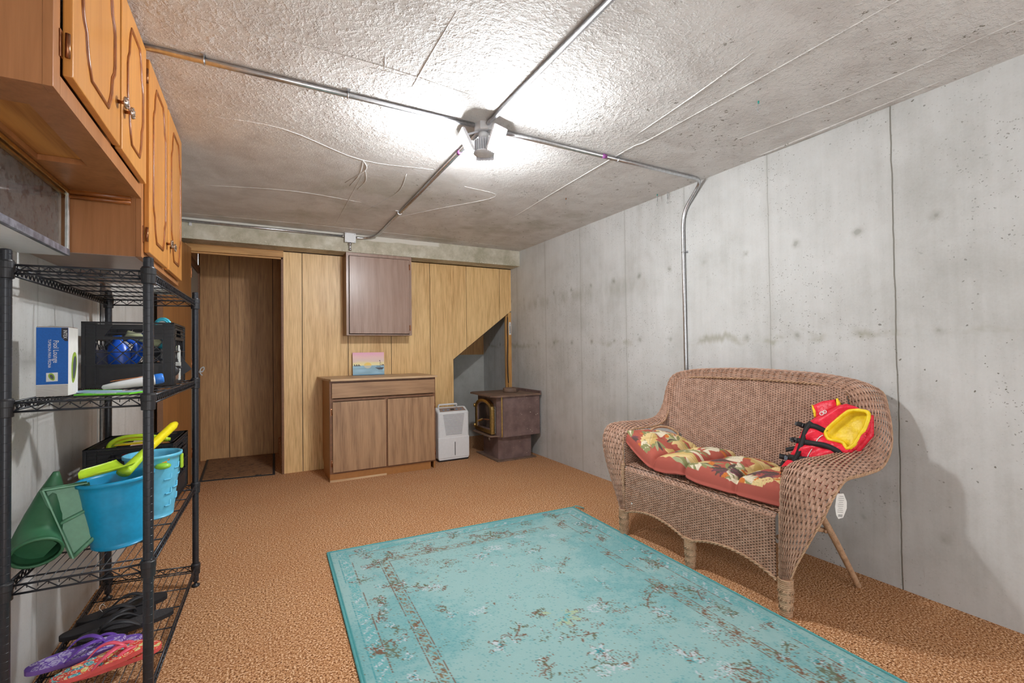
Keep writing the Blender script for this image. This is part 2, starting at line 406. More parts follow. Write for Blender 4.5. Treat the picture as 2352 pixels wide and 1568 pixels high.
struct('trim_1', MB().box((XL, 4.885, 2.203), (XR, 5.10, ZC)), beam_mat())
# back wall: dark backing, plywood panels one by one
wall = struct('wall_back', MB().prism([(.20, .0), (1.985, 0), (1.985, 1.085), (2.75, 1.668), (2.75, 2.20), (.20, 2.20)], -5.155, -5.126, Matrix(((1, 0, 0, 0), (0, 0, -1, 0), (0, 1, 0, 0), (0, 0, 0, 1)))), M['groove'])
XZ = Matrix(((1, 0, 0, 0), (0, 0, -1, 0), (0, 1, 0, 0), (0, 0, 0, 1)))   # polygon (x, z) extruded along -y
def zcut(x): return 0 if x < 1.979 else 1.089 + (x - 1.979) * .7604
edges = [.192, .362, .802, 1.256, 1.70, 2.152, 2.595, 2.757]
for i in range(7):
    a, b = edges[i] + .003 * (i > 0), edges[i + 1] - .003 * (i < 6)
    if i == 5 - 1:
        poly = [(a, 0), (1.979, 0), (1.979, 1.089), (b, zcut(b)), (b, 2.196), (a, 2.196)]
    else: poly = [(a, zcut(a)), (b, zcut(b)), (b, 2.196), (a, 2.196)]
    MB().prism(poly, -5.127, -5.115 - .0006 * (i % 2), XZ).build('panel', M['panel'], wall)
struct('baseboard_back', MB().box((.19, 5.118, 2.10), (.20, 5.13, 2.12)), M['groove'])
# door jamb, header and alcove
struct('trim_2', MB().box((.172, 5.10, 0), (.192, 5.24, 2.14)), M['frame_br'])
hd = MB().box((-.60, 5.085, 2.135), (.192, 5.12, 2.165)).box((-.60, 5.10, 2.118), (.185, 5.13, 2.132)).box((-.60, 5.10, 2.165), (.192, 5.16, 2.203))
struct('trim_3', hd, M['trim'])
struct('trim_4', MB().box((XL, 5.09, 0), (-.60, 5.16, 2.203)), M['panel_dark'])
al = struct('wall_alcove_back', MB().box((-.62, 6.215, 0), (1.25, 6.24, 2.38)), M['groove'])
ae = [-.612, -.324, .119, .565, 1.01, 1.25]
for i in range(5):
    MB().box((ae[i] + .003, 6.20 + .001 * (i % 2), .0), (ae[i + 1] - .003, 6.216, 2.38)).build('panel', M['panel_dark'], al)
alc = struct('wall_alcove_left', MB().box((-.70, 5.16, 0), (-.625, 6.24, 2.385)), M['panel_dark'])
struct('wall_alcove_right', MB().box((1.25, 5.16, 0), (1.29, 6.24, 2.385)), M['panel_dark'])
struct('wall_cavity_back', MB().box((1.29, 5.95, 0), (XR + .12, 5.99, 1.13)), M['wall_c'])
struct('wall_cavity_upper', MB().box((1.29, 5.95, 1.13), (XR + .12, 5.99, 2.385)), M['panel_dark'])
simple('grey_door', 168, 160, 146, .5)
d1 = MB().box((-.625, 5.27, .01), (-.605, 6.02, 2.06), .003)
door = struct('door_1', d1, M['grey_door'])
MB().box((-.625, 5.20, 0), (-.592, 5.265, 2.14)).box((-.625, 6.025, 0), (-.592, 6.09, 2.14)).box((-.625, 5.20, 2.065), (-.592, 6.09, 2.14)).build('door_frame', M['frame_br'], door)
MB().tube([(-.605, 5.97, 1.0), (-.56, 5.97, 1.0)], .009, 10).tube(spline([(-.56, 5.97, 1.0), (-.545, 5.96, 1.03), (-.55, 5.95, 1.05), (-.575, 5.95, 1.03), (-.58, 5.95, .99), (-.56, 5.95, .96)], 5), .006, 8).build('door_handle', M['white'], door)
# open wooden door that swings back to the left wall
simple('door_wood_edge', 128, 92, 66, .5)
M['swing'] = wood('birch_door', srgb(178, 126, 76), srgb(140, 94, 54), 2, .4, .5, 0, .3, .04, off=6)
dx, dy = -.674 + .579, 4.33 - 5.077; L = math.hypot(dx, dy); ang = math.atan2(dy, dx)
sw = MB().box((0.004, -.004, .012), (L, .031, 2.155), .002)
dm = Matrix.Translation((-.590, 5.077, 0)) @ Rz(ang)
o = sw.build('door_2', M['swing']); o.matrix_world = dm; o['kind'] = 'structure'
MB().box((L - .001, -.0045, .012), (L + .004, .0315, 2.155)).build('door_edge', M['door_wood_edge'], o)
for z in (.3, 1.1, 1.93): MB().box((-.006, .012, z - .045), (.006, .034, z + .045), .001).tube([(0, .034, z - .04), (0, .034, z + .04)], .004, 8).build('hinge', M['copper'], o)
# carpeted stairs that rise behind the panelling
st = struct('stairs', MB().box((.165, 5.2, 0), (.17, 6.19, .01)), M['carpet'])
for k in range(4):
    MB().box((.17 + .25 * k, 5.2, .0 if k == 0 else .19 * k - .02), (.17 + .25 * (k + 1) + .02, 6.19, .19 * (k + 1)), .012).build('stair_step', M['carpet'], st)
# stud beside the opening
sd = struct('trim_5', MB().box((2.716, 5.118, 0), (2.757, 5.155, 1.66)).box((2.700, 5.16, 0), (2.757, 5.19, 1.66)), M['stud'])
# seams and drips standing proud of the ceiling
seam = MB()
def ridge(pts, r, n=5):
    P = spline(pts, n); rs = [r * (.4 + .6 * math.sin(PI * (i + .5) / (len(P) + 1))) * random.uniform(.75, 1.15) for i in range(len(P))]
    seam.tube(P, rs, 6, flat=.7, up=(0, 0, 1))
Zc = ZC
ridge([(.604, 1.50, Zc), (.60, 1.8, Zc), (.60, 2.02, Zc)], .0035); ridge([(.598, 3.0, Zc), (.604, 3.9, Zc), (.61, 4.6, Zc)], .003)
ridge([(1.93, .5, Zc), (1.94, 1.0, Zc), (1.95, 1.9, Zc), (1.93, 2.1, Zc), (1.96, 3.0, Zc), (2.0, 3.7, Zc)], .005)
ridge([(2.45, .3, Zc), (2.47, 1.1, Zc), (2.40, 1.7, Zc)], .005); ridge([(1.75, 1.15, Zc), (1.80, 1.5, Zc), (1.84, 1.9, Zc)], .005)
ridge([(2.70, .9, Zc), (2.72, 1.4, Zc), (2.73, 1.8, Zc)], .008)
ridge([(.56, 2.95, Zc), (.60, 3.1, Zc), (.52, 3.4, Zc)], .006); ridge([(.56, 2.95, Zc), (.58, 3.2, Zc), (.56, 3.45, Zc)], .006); ridge([(.60, 3.1, Zc), (.64, 3.3, Zc), (.62, 3.5, Zc)], .005)
ridge([(.86, 3.05, Zc), (.90, 3.4, Zc), (.84, 3.75, Zc), (.78, 4.0, Zc)], .007)
ridge([(-.3, 2.75, Zc), (.1, 2.72, Zc), (.55, 2.95, Zc), (1.0, 2.9, Zc)], .003); ridge([(-.4, 3.9, Zc), (.2, 3.75, Zc), (.7, 3.8, Zc)], .003)
ridge([(-.2, 1.95, Zc), (.4, 1.93, Zc), (.9, 1.97, Zc)], .003); ridge([(1.3, 3.1, Zc), (1.6, 3.2, Zc), (1.3, 3.7, Zc), (1.0, 4.2, Zc)], .004)
ridge([(.44, 1.86, Zc), (.46, 1.95, Zc)], .003); ridge([(.40, 1.965, Zc), (.60, 1.95, Zc)], .002); ridge([(-.7, 4.75, Zc), (.8, 4.66, Zc), (2.7, 4.72, Zc)], .003)
o = seam.build('trim_6', M['ceiling']); o['kind'] = 'structure'

# ================================================================ conduits
cp = thing('electrical_conduit', 'galvanised conduit crossing the ceiling from upper cabinets to lamp, then down the right wall', 'conduit', (0, 0, 0))
zc = ZC - .014; rc = .0125
MB().tube([(XL + .002, 2.2, zc), (.98, 2.2, zc)], rc, 10).build('pipe', M['steel'], cp)
MB().tube([(1.09, 2.2, zc)] + spline([(2.58, 2.205, zc), (2.68, 2.21, zc), (2.728, 2.235, zc - .02), (2.738, 2.29, zc - .075), (2.741, 2.36, zc - .15), (2.743, 2.393, zc - .24), (2.743, 2.397, zc - .40)], 6) + [(2.743, 2.392, .6), (2.743, 2.39, .02)], rc, 10).build('pipe', M['steel'], cp)
for x, y, z, d in ((-.20, 2.2, zc, 0), (.35, 2.2, zc, 0), (1.95, 2.2, zc, 0), (2.743, 2.394, 1.9, 2), (2.743, 2.391, .9, 2)):
    if d == 0: MB().box((x - .008, y - .034, ZC - .004), (x + .008, y + .034, ZC + .001)).tube([(x, y + .015 * math.cos(a), zc + .015 * math.sin(a)) for a in np.linspace(0, PI * 2, 13)], .003, 5).build('strap', M['steel'], cp)
    else: MB().box((XR - .003, y - .03, z - .008), (XR + .001, y + .03, z + .008)).tube([(x + .015 * math.cos(a), y + .015 * math.sin(a), z) for a in np.linspace(0, PI * 2, 13)], .003, 5).build('strap', M['steel'], cp)
simple('purple_sticker', 150, 80, 150)
MB().tube([(1.83, 2.2, zc), (1.86, 2.2, zc)], rc + .001, 10).build('label', M['purple_sticker'], cp, 'small purple sticker')
cp2 = thing('electrical_conduit', 'galvanised conduit running from above the camera past the lamp to the box on the lintel', 'conduit')
MB().tube([(1.035, Y0 + .002, zc), (1.035, 2.145, zc)], rc, 10).build('pipe', M['steel'], cp2)
MB().tube([(1.035, 2.255, zc)] + [(1.04, 4.45, zc)] + spline([(1.04, 4.62, zc), (1.03, 4.74, zc - .003), (.985, 4.825, zc - .012), (.92, 4.862, zc - .02), (.845, 4.868, zc - .022)], 6), rc, 10).build('pipe', M['steel'], cp2)
MB().tube([(1.036, 2.52, zc), (1.036, 2.56, zc)], rc + .001, 10).build('label', M['purple_sticker'], cp2, 'small purple sticker')
for y in (3.9,): MB().box((1.0, y - .008, ZC - .004), (1.07, y + .008, ZC + .001)).tube([(1.037 + .016 * math.cos(a), y, zc + .016 * math.sin(a)) for a in np.linspace(0, 2 * PI, 13)], .004, 5).build('strap', M['boxsteel'], cp2)
cp3 = thing('electrical_conduit', 'galvanised conduit along the top of the lintel left of the junction box', 'conduit')
MB().tube([(XL + .002, 4.868, 2.352), (.735, 4.868, 2.352)], .0115, 10).build('pipe', M['steel'], cp3)
MB().tube([(.71, 4.868, 2.352), (.735, 4.868, 2.352)], .016, 6).build('connector', M['steel'], cp3)
MB().box((-.555, 4.874, 2.315), (-.535, 4.886, 2.365)).build('strap', M['boxsteel'], cp3)
jb = thing('junction_box', 'square steel junction box on the concrete lintel above the wall cabinet', 'box', (.787, 4.885, 2.352))
MB().box((-.05, -.042, -.058), (.05, 0.0, .030), .004).build('box_body', M['boxsteel'], jb)
MB().box((-.053, -.046, -.061), (.053, -.042, .032), .001).build('cover', M['white'], jb, 'pale blank cover plate')
for sx in (-.043, .043):
    for sz in (-.052, .023): MB().tube([(sx, -.046, sz), (sx, -.049, sz)], .004, 8).build('screw', M['steel'], jb)
MB().tube([(0, -.02, -.06), (0, -.02, -.138)], .011, 10).tube([(0, -.02, -.061), (0, -.02, -.085)], .017, 6).tube([(0, -.02, -.12), (0, -.02, -.138)], .015, 8).build('connector', M['steel'], jb)

# ================================================================ ceiling lamp
g = G('lit_led'); g.b.inputs['Emission Color'].default_value = (.95, .975, 1.0, 1); g.b.inputs['Emission Strength'].default_value = LAMP
M['led'] = g.out((.9, .9, .9, 1), .5)
simple('lamp_body', 225, 226, 232, .35)
lamp = thing('ceiling_lamp', 'lit three-panel folding LED lamp screwed into the ceiling box where conduits meet', 'lamp', (1.035, 2.2, ZC))
MB().lathe([(.052, 0), (.052, -.038), (.049, -.042), (.02, -.042)], 8, smooth=False).build('ceiling_box', M['boxsteel'], lamp)
MB().lathe([(.026, -.042), (.028, -.07), (.022, -.075)], 16).build('lamp_socket', M['white'], lamp)
fin = MB().lathe([(.020, -.07), (.034, -.080), (.034, -.140), (.054, -.148), (.054, -.155), (.03, -.160)], 24)
for k in range(24):
    fin.box((.032, -.0012, -.148), (.050, .0012, -.085), 0, Rz(2 * PI * k / 24))
fin.build('heat_sink', M['lamp_body'], lamp)
for k, a in enumerate((R(290), R(170), R(60))):
    W = Rz(a) @ T(.124, 0, -.048) @ Ry(R(27))
    p = MB().box((-.006, -.048, -.125), (.004, .048, .0), .002, W)
    for j in range(7): p.box((-.012, -.044 + j * .0143, -.120), (-.005, -.042 + j * .0143, -.004), 0, W)
    p.tube([(-.095, 0, -.035), (-.03, 0, -.03), (-.008, 0, -.03)], .006, 6, M=W)
    for j in range(8): p.tube([(.002, -.046 + j * .0131, -.124), (.008, -.043 + j * .0131, -.134), (.002, -.040 + j * .0131, -.124)], .0018, 4, M=W)
    po = p.build('lamp_panel', M['lamp_body'], lamp)
    MB().box((.004, -.042, -.119), (.0065, .042, -.006), 0, W).build('led_diffuser', M['led'], po, 'glowing white diffuser')

# ================================================================ hooks
def hook(x, y, z, label, mat, L=.06):
    h = thing('ceiling_hook', label, 'hook', (x, y, z))
    MB().tube([(0, 0, 0.001), (0, 0, -.012)], .004, 8).build('anchor', mat, h)
    m = MB(); 
    for k in range(int(L / .012)):
        c = -.016 - k * .011
        m.tube([(.004 * math.cos(t) * (k % 2), .004 * math.cos(t) * (1 - k % 2), c + .008 * math.sin(t)) for t in np.linspace(0, 2 * PI, 9)[:-1]], .0012, 5, closed=True)
    m.build('chain', M['steel'], h)
    MB().tube(spline([(0, 0, -L - .012), (0, .008, -L - .025), (0, 0, -L - .038), (0, -.008, -L - .028)], 4), .0015, 5).build('hook_wire', M['steel'], h)
simple('teal', 40, 150, 140, .5)
hook(2.70, 2.60, ZC, 'small chain hook with teal anchor hanging near the conduit bend', M['teal'], .055)
hook(2.735, 2.53, ZC, 'small plain chain hook nearest to the conduit bend', M['steel'], .05)
hook(2.12, 1.383, ZC, 'tiny teal anchor hook alone on the ceiling right of the lamp', M['teal'], .012)
hook(2.117, 2.992, ZC, 'small rusty screw hook alone in the ceiling toward the stove corner', M['copper'], .012)
# pipe on left wall behind rack
lp = thing('electrical_conduit', 'vertical steel conduit on the left wall behind the shelf rack', 'conduit')
MB().tube([(XL + .014, 3.165, 0.002), (XL + .014, 3.165, ZC - .002)], .014, 10).build('pipe', M['steel'], lp)
MB().box((XL, 3.115, 0), (XL + .006, 3.13, ZC)).build('wall_strip', M['white2'], lp)

# ================================================================ upper cabinets on the left
XF = -.405
def knob(parent, y, z, x=XF + .020):
    k = MB().lathe([(.006, 0), (.005, .012), (.007, .017)], 10, T(x, y, z) @ Ry(PI / 2)).build('knob', M['copper'], parent, 'copper stem with round fluted metal face')
    f = MB().lathe([(.017, 0), (.019, .003), (.014, .006), (.012, .006), (.007, .009), (.002, .010)], 16, T(x + .017, y, z) @ Ry(PI / 2))
    for j in range(8): f.sphere((.0145 * math.cos(j * PI / 4), .0145 * math.sin(j * PI / 4), .0055), .0035, T(x + .017, y, z) @ Ry(PI / 2), 6, 4)
    f.build('knob_face', M['knob_disc'], k)
def cab_door(parent, y0, y1, z0, z1, hinge_left, knob_z, handed):
    d = MB().box((XF + .001, y0, z0), (XF + .020, y1, z1), .0035).build('door', M['honey'], parent)
    w = y1 - y0; ins = .062; a, b = y0 + ins, y1 - ins; c = (a + b) / 2; q = (b - a)
    def loop(zz, s):  # provincial end: shoulders step in toward the middle
        return [(a, zz + s * .15), (a + .006, zz + s * .125), (a + q * .10, zz + s * .10), (a + q * .13, zz + s * .055), (a + q * .17, zz + s * .03), (a + q * .24, zz + s * .0), (c, zz - s * .0), (b - q * .24, zz + s * .0), (b - q * .17, zz + s * .03), (b - q * .13, zz + s * .055), (b - q * .10, zz + s * .10), (b - .006, zz + s * .125), (b, zz + s * .15)]
    P = loop(z0 + .062, 1) + loop(z1 - .062, -1)[::-1]
    MB().tube([(XF + .0205, p[0], p[1]) for p in P], .0062, 6, closed=True, flat=.75, up=(1, 0, 0)).tube([(XF + .0205, c + (p[0] - c) * .93, (p[1] - (z0 + z1) / 2) * .975 + (z0 + z1) / 2) for p in P], .0025, 5, closed=True).build('moulding', M['moulding'], d)
    ky = y1 - .03 if hinge_left else y0 + .03
    knob(d, ky, knob_z)
    hy = y0 - .004 if hinge_left else y1 + .004
    for hz in ((z0 + .07, z1 - .07)):
        MB().box((XF, hy - .012, hz - .032), (XF + .003, hy + .004, hz + .032), .001).tube([(XF + .012, hy + .0, hz - .028), (XF + .012, hy + .0, hz + .028)], .005, 8).build('hinge', M['copper'], d)
def carcass(name, label, y0, y1, z0, z1):
    c = thing(name, label, 'cabinet', (0, 0, 0), 0, 'honey wood wall cabinets')
    MB().box((XL + .001, y0, z0), (XF - .018, y0 + .016, z1)).build('side_panel', M['honey_box'], c)
    MB().box((XL + .001, y1 - .016, z0), (XF - .018, y1, z1)).build('side_panel', M['honey_box'], c)
    MB().box((XL + .001, y0 + .016, z0 + .02), (XF - .018, y1 - .016, z0 + .032)).build('bottom_panel', M['honey_ply'], c, 'paler recessed bottom board')
    fr = MB().box((XF - .018, y0, z0), (XF, y0 + .042, z1), .001).box((XF - .018, y1 - .042, z0), (XF, y1, z1), .001).box((XF - .018, y0 + .042, z0), (XF, y1 - .042, z0 + .045)).box((XF - .018, y0 + .042, z1 - .03), (XF, y1 - .042, z1))
    fr.box((XF - .018, (y0 + y1) / 2 - .02, z0 + .045), (XF, (y0 + y1) / 2 + .02, z1 - .03))
    fr.build('face_frame', M['honey_box'], c)
    return c
cA = carcass('wall_cabinet', 'nearer, shorter honey-wood wall cabinet with two provincial doors, above glass case', 1.375, 2.232, 1.795, ZC - .002)
MB().box((XL + .002, 1.392, 1.797), (XF - .019, 1.505, 1.814)).box((XL + .002, 1.92, 1.797), (XF - .019, 2.215, 1.814)).box((-.485, 1.505, 1.797), (XF - .019, 1.92, 1.814)).box((XL + .002, 1.505, 1.797), (-.60, 1.92, 1.814)).build('bottom_rail', M['honey_box'], cA)
cab_door(cA, 1.424, 1.834, 1.845, 2.362, True, 1.972, 0)
cab_door(cA, 1.857, 2.205, 1.845, 2.362, False, 1.978, 0)
cB = carcass('wall_cabinet', 'farther, taller honey-wood wall cabinet with two long doors, over black rack', 2.235, 3.135, 1.572, ZC - .002)
MB().box((XL + .001, 2.236, 1.570), (XF - .018, 3.134, 1.574)).build('bottom_board', M['walnut_w'], cB)
cab_door(cB, 2.268, 2.665, 1.596, 2.362, True, 1.707, 0)
cab_door(cB, 2.695, 3.098, 1.596, 2.362, False, 1.707, 0)
MB().tube([(XF - .03, 2.226, 1.79), (XL + .12, 2.226, 1.79)], .012, 6).tube([(XF - .03, 2.222, 1.772), (XL + .12, 2.222, 1.772)], .008, 6).build('scotia_moulding', M['moulding'], cB)

# glass case under the short cabinet
g = G('clear_glass'); g.b.inputs['Transmission Weight'].default_value = 1; g.b.inputs['IOR'].default_value = 1.2
M['glass'] = g.out((.93, .96, .95, 1), .03)
def dusty():
    g = G('dusty_glass'); n = g.noise(g.co(), 26, 4, .7)
    g.b.inputs['IOR'].default_value = 1.15
    g.lk(g.sm(n, .35, .62, .82, .35), g.b.inputs['Transmission Weight'])
    return g.out(g.mix(g.sm(n, .45, .7), (.5, .5, .52, 1), (.28, .28, .30, 1)), .25)
M['dusty'] = dusty()
M['alu'] = plain('scuffed_aluminium', (.42, .45, .55, 1), .4, .7, .3, 30, .2)
M['alu2'] = plain('bright_aluminium', (.75, .76, .74, 1), .35, .8, .1)
gx = -.613
gc = thing('glass_case', 'aluminium-framed sliding glass case with white base, under the shorter wall cabinet', 'case')
MB().box((XL + .001, 1.30, 1.556), (gx - .004, 2.222, 1.566)).build('base_board', M['white'], gc)
fr = MB().box((gx - .008, 1.30, 1.556), (gx + .006, 2.222, 1.579), .001)
fr.build('bottom_rail', M['alu'], gc, 'scuffed blue-grey bottom rail')
MB().box((gx - .006, 2.206, 1.579), (gx + .005, 2.222, 1.785), .001).box((gx - .022, 2.180, 1.579), (gx - .012, 2.196, 1.775)).build('stile', M['alu2'], gc)
MB().box((gx - .012, 1.30, 1.779), (gx + .006, 2.222, 1.792), .001).box((gx - .012, 1.30, 1.768), (gx - .002, 2.206, 1.775)).build('top_rail', M['brass'], gc, 'brassy top track')
MB().box((gx - .0005, 1.30, 1.579), (gx + .0015, 2.206, 1.779)).build('glass_pane', M['glass'], gc)
MB().box((gx - .018, 1.70, 1.579), (gx - .016, 2.185, 1.771)).build('glass_pane', M['dusty'], gc, 'dusty inner pane')
MB().box((gx - .022, 1.68, 1.579), (gx - .012, 1.70, 1.771)).build('stile', M['alu2'], gc)
MB().box((XL + .001, 1.30, 1.566), (XL + .004, 2.222, 1.78)).build('back_board', M['frame_br'], gc)

# ================================================================ cabinets on the back wall
bc = thing('base_cabinet', 'walnut laminate base cabinet with drawer front and two doors against the panelling', 'cabinet')
yf = 4.54
bx0, bx1 = .546, 1.556
SP = [(yf + .02, .105), (yf + .085, .105), (yf + .085, 0.0), (5.105, 0), (5.105, .925), (yf + .02, .925)]
YZ = lambda x0: Matrix(((0, 0, 1, x0), (1, 0, 0, 0), (0, 1, 0, 0), (0, 0, 0, 1)))
SP = [(yf + .02, .0), (5.105 - .09, .0), (5.105 - .09, .085), (5.105, .125), (5.105, .925), (yf + .02, .925)]
MB().prism(SP, 0, .018, YZ(bx0)).build('side_panel', M['side_br'], bc)
MB().prism(SP, 0, .018, YZ(bx1 - .018)).build('side_panel', M['side_br'], bc)
f = MB().box((bx0, yf, .075), (bx0 + .028, yf + .02, .925)).box((bx1 - .028, yf, .075), (bx1, yf + .02, .925))
f.box((bx0 + .028, yf, .908), (bx1 - .028, yf + .02, .925)).box((bx0 + .028, yf, .738), (bx1 - .028, yf + .02, .760)).box((bx0 + .028, yf, .075), (bx1 - .028, yf + .02, .098)).box((1.045, yf, .098), (1.078, yf + .02, .738))
f.build('face_frame', M['frame_br'], bc)
MB().box((bx0 + .018, yf + .021, .10), (bx1 - .018, 5.1, .115)).box((bx0 + .018, 5.09, .1), (bx1 - .018, 5.1, .925)).build('carcass', M['side_br'], bc)
MB().box((bx0, yf + .004, 0), (1.07, yf + .02, .075)).box((1.07, yf + .012, 0), (bx1 - .05, yf + .028, .075)).build('toe_board', M['side_br'], bc)
MB().box((bx0, yf, 0), (1.06, yf + .004, .018)).build('toe_strip', M['counter'], bc)
MB().box((bx0 + .018, yf - .018, .768), (bx1 - .012, yf - .001, .905), .002).build('drawer', M['walnut_h'], bc)
for a, b, hx in ((bx0 + .024, 1.052, bx0 + .018), (1.070, bx1 - .016, bx1 - .010)):
    d = MB().box((a, yf - .018, .09), (b, yf - .001, .733), .002).build('door', M['walnut'], bc)
    for z in (.17, .64): MB().box((hx - .010, yf - .004, z - .03), (hx + .010, yf + .0, z + .03), .001).tube([(hx, yf - .010, z - .025), (hx, yf - .010, z + .025)], .005, 8).build('hinge', M['copper'], d)
tp = [(.490, yf - .03), (1.565, yf - .03), (1.565, 5.108), (.490, 5.108)]
top = MB().prism([(.552, yf - .038), (1.566, yf - .038), (1.566, 5.108), (.495, 5.108), (.515, 4.72)], .926, .944).build('worktop', M['counter'], bc)
for x in (.78, 1.0, 1.24, 1.42): MB().box((x - .0012, yf - .037, .9435), (x + .0012, 5.107, .9446)).build('joint', M['frame_br'], top)
# painting
def img_mesh(name, img, pts, mat, parent):
    """img (H,W,3) linear colours laid on a grid of points (H,W,3)"""
    H, W = img.shape[:2]; idx = np.arange(H * W).reshape(H, W)
    F = np.stack([idx[:-1, :-1], idx[1:, :-1], idx[1:, 1:], idx[:-1, 1:]], -1).reshape(-1, 4)
    return fast_mesh(name, pts.reshape(-1, 3), F, mat, parent, True, img.reshape(-1, 3))
def lin(r, g, b): return np.array(srgb(r, g, b)[:3])
def smoothnoise(H, W, cells, seed):
    rs = np.random.RandomState(seed); cy, cx = cells; g_ = rs.rand(cy + 2, cx + 2)
    y = np.linspace(0, cy, H); x = np.linspace(0, cx, W); yi = y.astype(int); xi = x.astype(int)
    fy = (y - yi)[:, None]; fx = (x - xi)[None, :]; fy = fy * fy * (3 - 2 * fy); fx = fx * fx * (3 - 2 * fx)
    a = g_[yi][:, xi]; b = g_[yi][:, xi + 1]; c = g_[yi + 1][:, xi]; d = g_[yi + 1][:, xi + 1]
    return (a * (1 - fx) + b * fx) * (1 - fy) + (c * (1 - fx) + d * fx) * fy
def print_mat(name, rough=.8, nscale=300, bump=.2, dist=.002, var=.15, sheen=0):
    g = G(name); n = g.noise(g.co(), nscale, 2, .6)
    c = g.mix(g.sm(n, .3, .7, var, 0), g.attr(), (.1, .09, .08, 1))
    return g.out(c, rough, 0, n, bump, dist, .2)
H, W = 120, 170; yy, xx = np.mgrid[0:1:H * 1j, 0:1:W * 1j]
sky = [(0, (246, 186, 214)), (.2, (246, 208, 206)), (.38, (238, 214, 206)), (.48, (248, 236, 178)), (.58, (246, 236, 190))]
img = np.zeros((H, W, 3))
for c in range(3):
    img[..., c] = np.interp(yy + (smoothnoise(H, W, (12, 5), 3) - .5) * .08, [s[0] for s in sky], [lin(*s[1])[c] for s in sky])
wat = yy > .58
wc = lin(172, 212, 232)[None, None] * (1 - .25 * smoothnoise(H, W, (14, 4), 5)[..., None]) + np.zeros_like(img); img[wat] = wc[wat]
sun = ((xx - .47) / .12) ** 2 + ((yy - .58) / .13) ** 2 < 1
img[sun & ~wat] = lin(252, 222, 130); img[sun & wat] = lin(214, 214, 200)
isl = (np.abs(xx - .14) < .10) & (yy < .60) & (yy > .545 + .03 * np.sin(xx * 90)); img[isl] = lin(100, 104, 110)
isl = (np.abs(xx - .95) < .055) & (yy < .59) & (yy > .555 + .02 * np.sin(xx * 90)); img[isl] = lin(90, 70, 80)
hull = (yy > .68) & (yy < .78) & (xx > .70 + (yy - .68) * 1.2) & (xx < .985 - (yy - .68) * .5); img[hull] = lin(96, 100, 108)
img[(np.abs(xx - .865) < .005) & (yy > .37) & (yy < .68)] = lin(110, 90, 90); img[((xx - .86) ** 2 + (yy - .37) ** 2) < .0003] = lin(80, 56, 60)
img[(xx > .75) & (xx < .87) & (np.abs(yy - .62) < .014)] = lin(104, 128, 150)
img[(np.abs(xx - .86 - (yy - .4) * .5) < .004) & (yy > .4) & (yy < .6)] = lin(160, 130, 130)
img[(yy > .80) & (yy < .86) & (np.abs(xx - .88) < .07)] *= .85
img[yy > .975] = lin(70, 140, 190)
pm = print_mat('painted_canvas', .6, 400, .3, .0008, .06)
pt = thing('painting', 'small unframed sunset seascape with sailboat leaning on base cabinet top', 'painting', (1.0, 5.085, .944))
pw, ph = .325, .238
MB().box((-pw / 2, .001, 0), (pw / 2, .016, ph), 0, Rx(R(-4)) @ T(0, -.034, 0)).build('canvas_edge', M['white2'], pt)
A4 = np.array(Rx(R(-4)) @ T(0, -.034, 0)); pp = np.stack([(xx - .5) * pw, np.zeros_like(xx), (1 - yy) * ph], -1) @ A4[:3, :3].T + A4[:3, 3]
img_mesh('painted_face', img, pp, pm, pt)
# wall cabinet
wc_ = thing('wall_cabinet', 'square walnut wall cabinet with one door, hung above base cabinet', 'cabinet')
x0, x1, z0, z1, yf2 = .752, 1.42, 1.36, 2.200, 4.885
MB().box((x0, yf2 + .018, z0), (x1, 5.114, z1)).build('carcass', M['frame_br'], wc_)
MB().box((x0, yf2, z0), (x0 + .022, yf2 + .018, z1)).box((x1 - .026, yf2, z0), (x1, yf2 + .018, z1)).box((x0 + .022, yf2, z0), (x1 - .026, yf2 + .018, z0 + .01)).box((x0 + .022, yf2, z1 - .03), (x1 - .026, yf2 + .018, z1)).build('face_frame', M['walnut_w'], wc_)
MB().box((x0 + .022, yf2 + .010, z0 + .01), (x1 - .026, yf2 + .019, z1 - .03)).build('shadow_gap', M['groove'], wc_)
d = MB().box((x0 + .028, yf2 - .014, z0 + .018), (x1 - .030, yf2 + .004, z1 - .036), .002).build('door', M['walnut_w'], wc_)
for z in (1.44, 2.09): MB().box((x1 - .030, yf2 - .003, z - .03), (x1 - .012, yf2 + .001, z + .03)).tube([(x1 - .026, yf2 - .008, z - .026), (x1 - .026, yf2 - .008, z + .026)], .005, 8).build('hinge', M['copper'], d)
# thermometer on stud
th = thing('wall_thermometer', 'thin white wall thermometer with dark ornament on the wooden stud', 'thermometer', (2.737, 5.118, 1.46))
MB().prism([(-.014, -.08), (.014, -.08), (.016, .04), (.012, .078), (-.012, .078), (-.016, .04)], 0, .004, Matrix(((1, 0, 0, 0), (0, 0, -1, 0), (0, 1, 0, 0), (0, 0, 0, 1)))).build('plate', M['white2'], th)
m = MB()
for k in range(5): m.tube([(-.009, -.006, -.05 + k * .018), (0, -.006, -.06 + k * .018), (.009, -.006, -.05 + k * .018)], .0022, 5)
m.tube([(0, -.006, -.06), (0, -.006, .06)], .002, 5).build('ornament', M['black'], th)
cb = MB().tube(spline([(2.715, 5.13, 1.60), (2.705, 5.125, 1.48), (2.71, 5.125, 1.3), (2.695, 5.12, 1.1), (2.70, 5.12, .9), (2.712, 5.125, .78)], 6), .006, 6).build('power_cable', M['black'], None, 'black cable hanging down beside the wooden stud by the stove', 'cable')

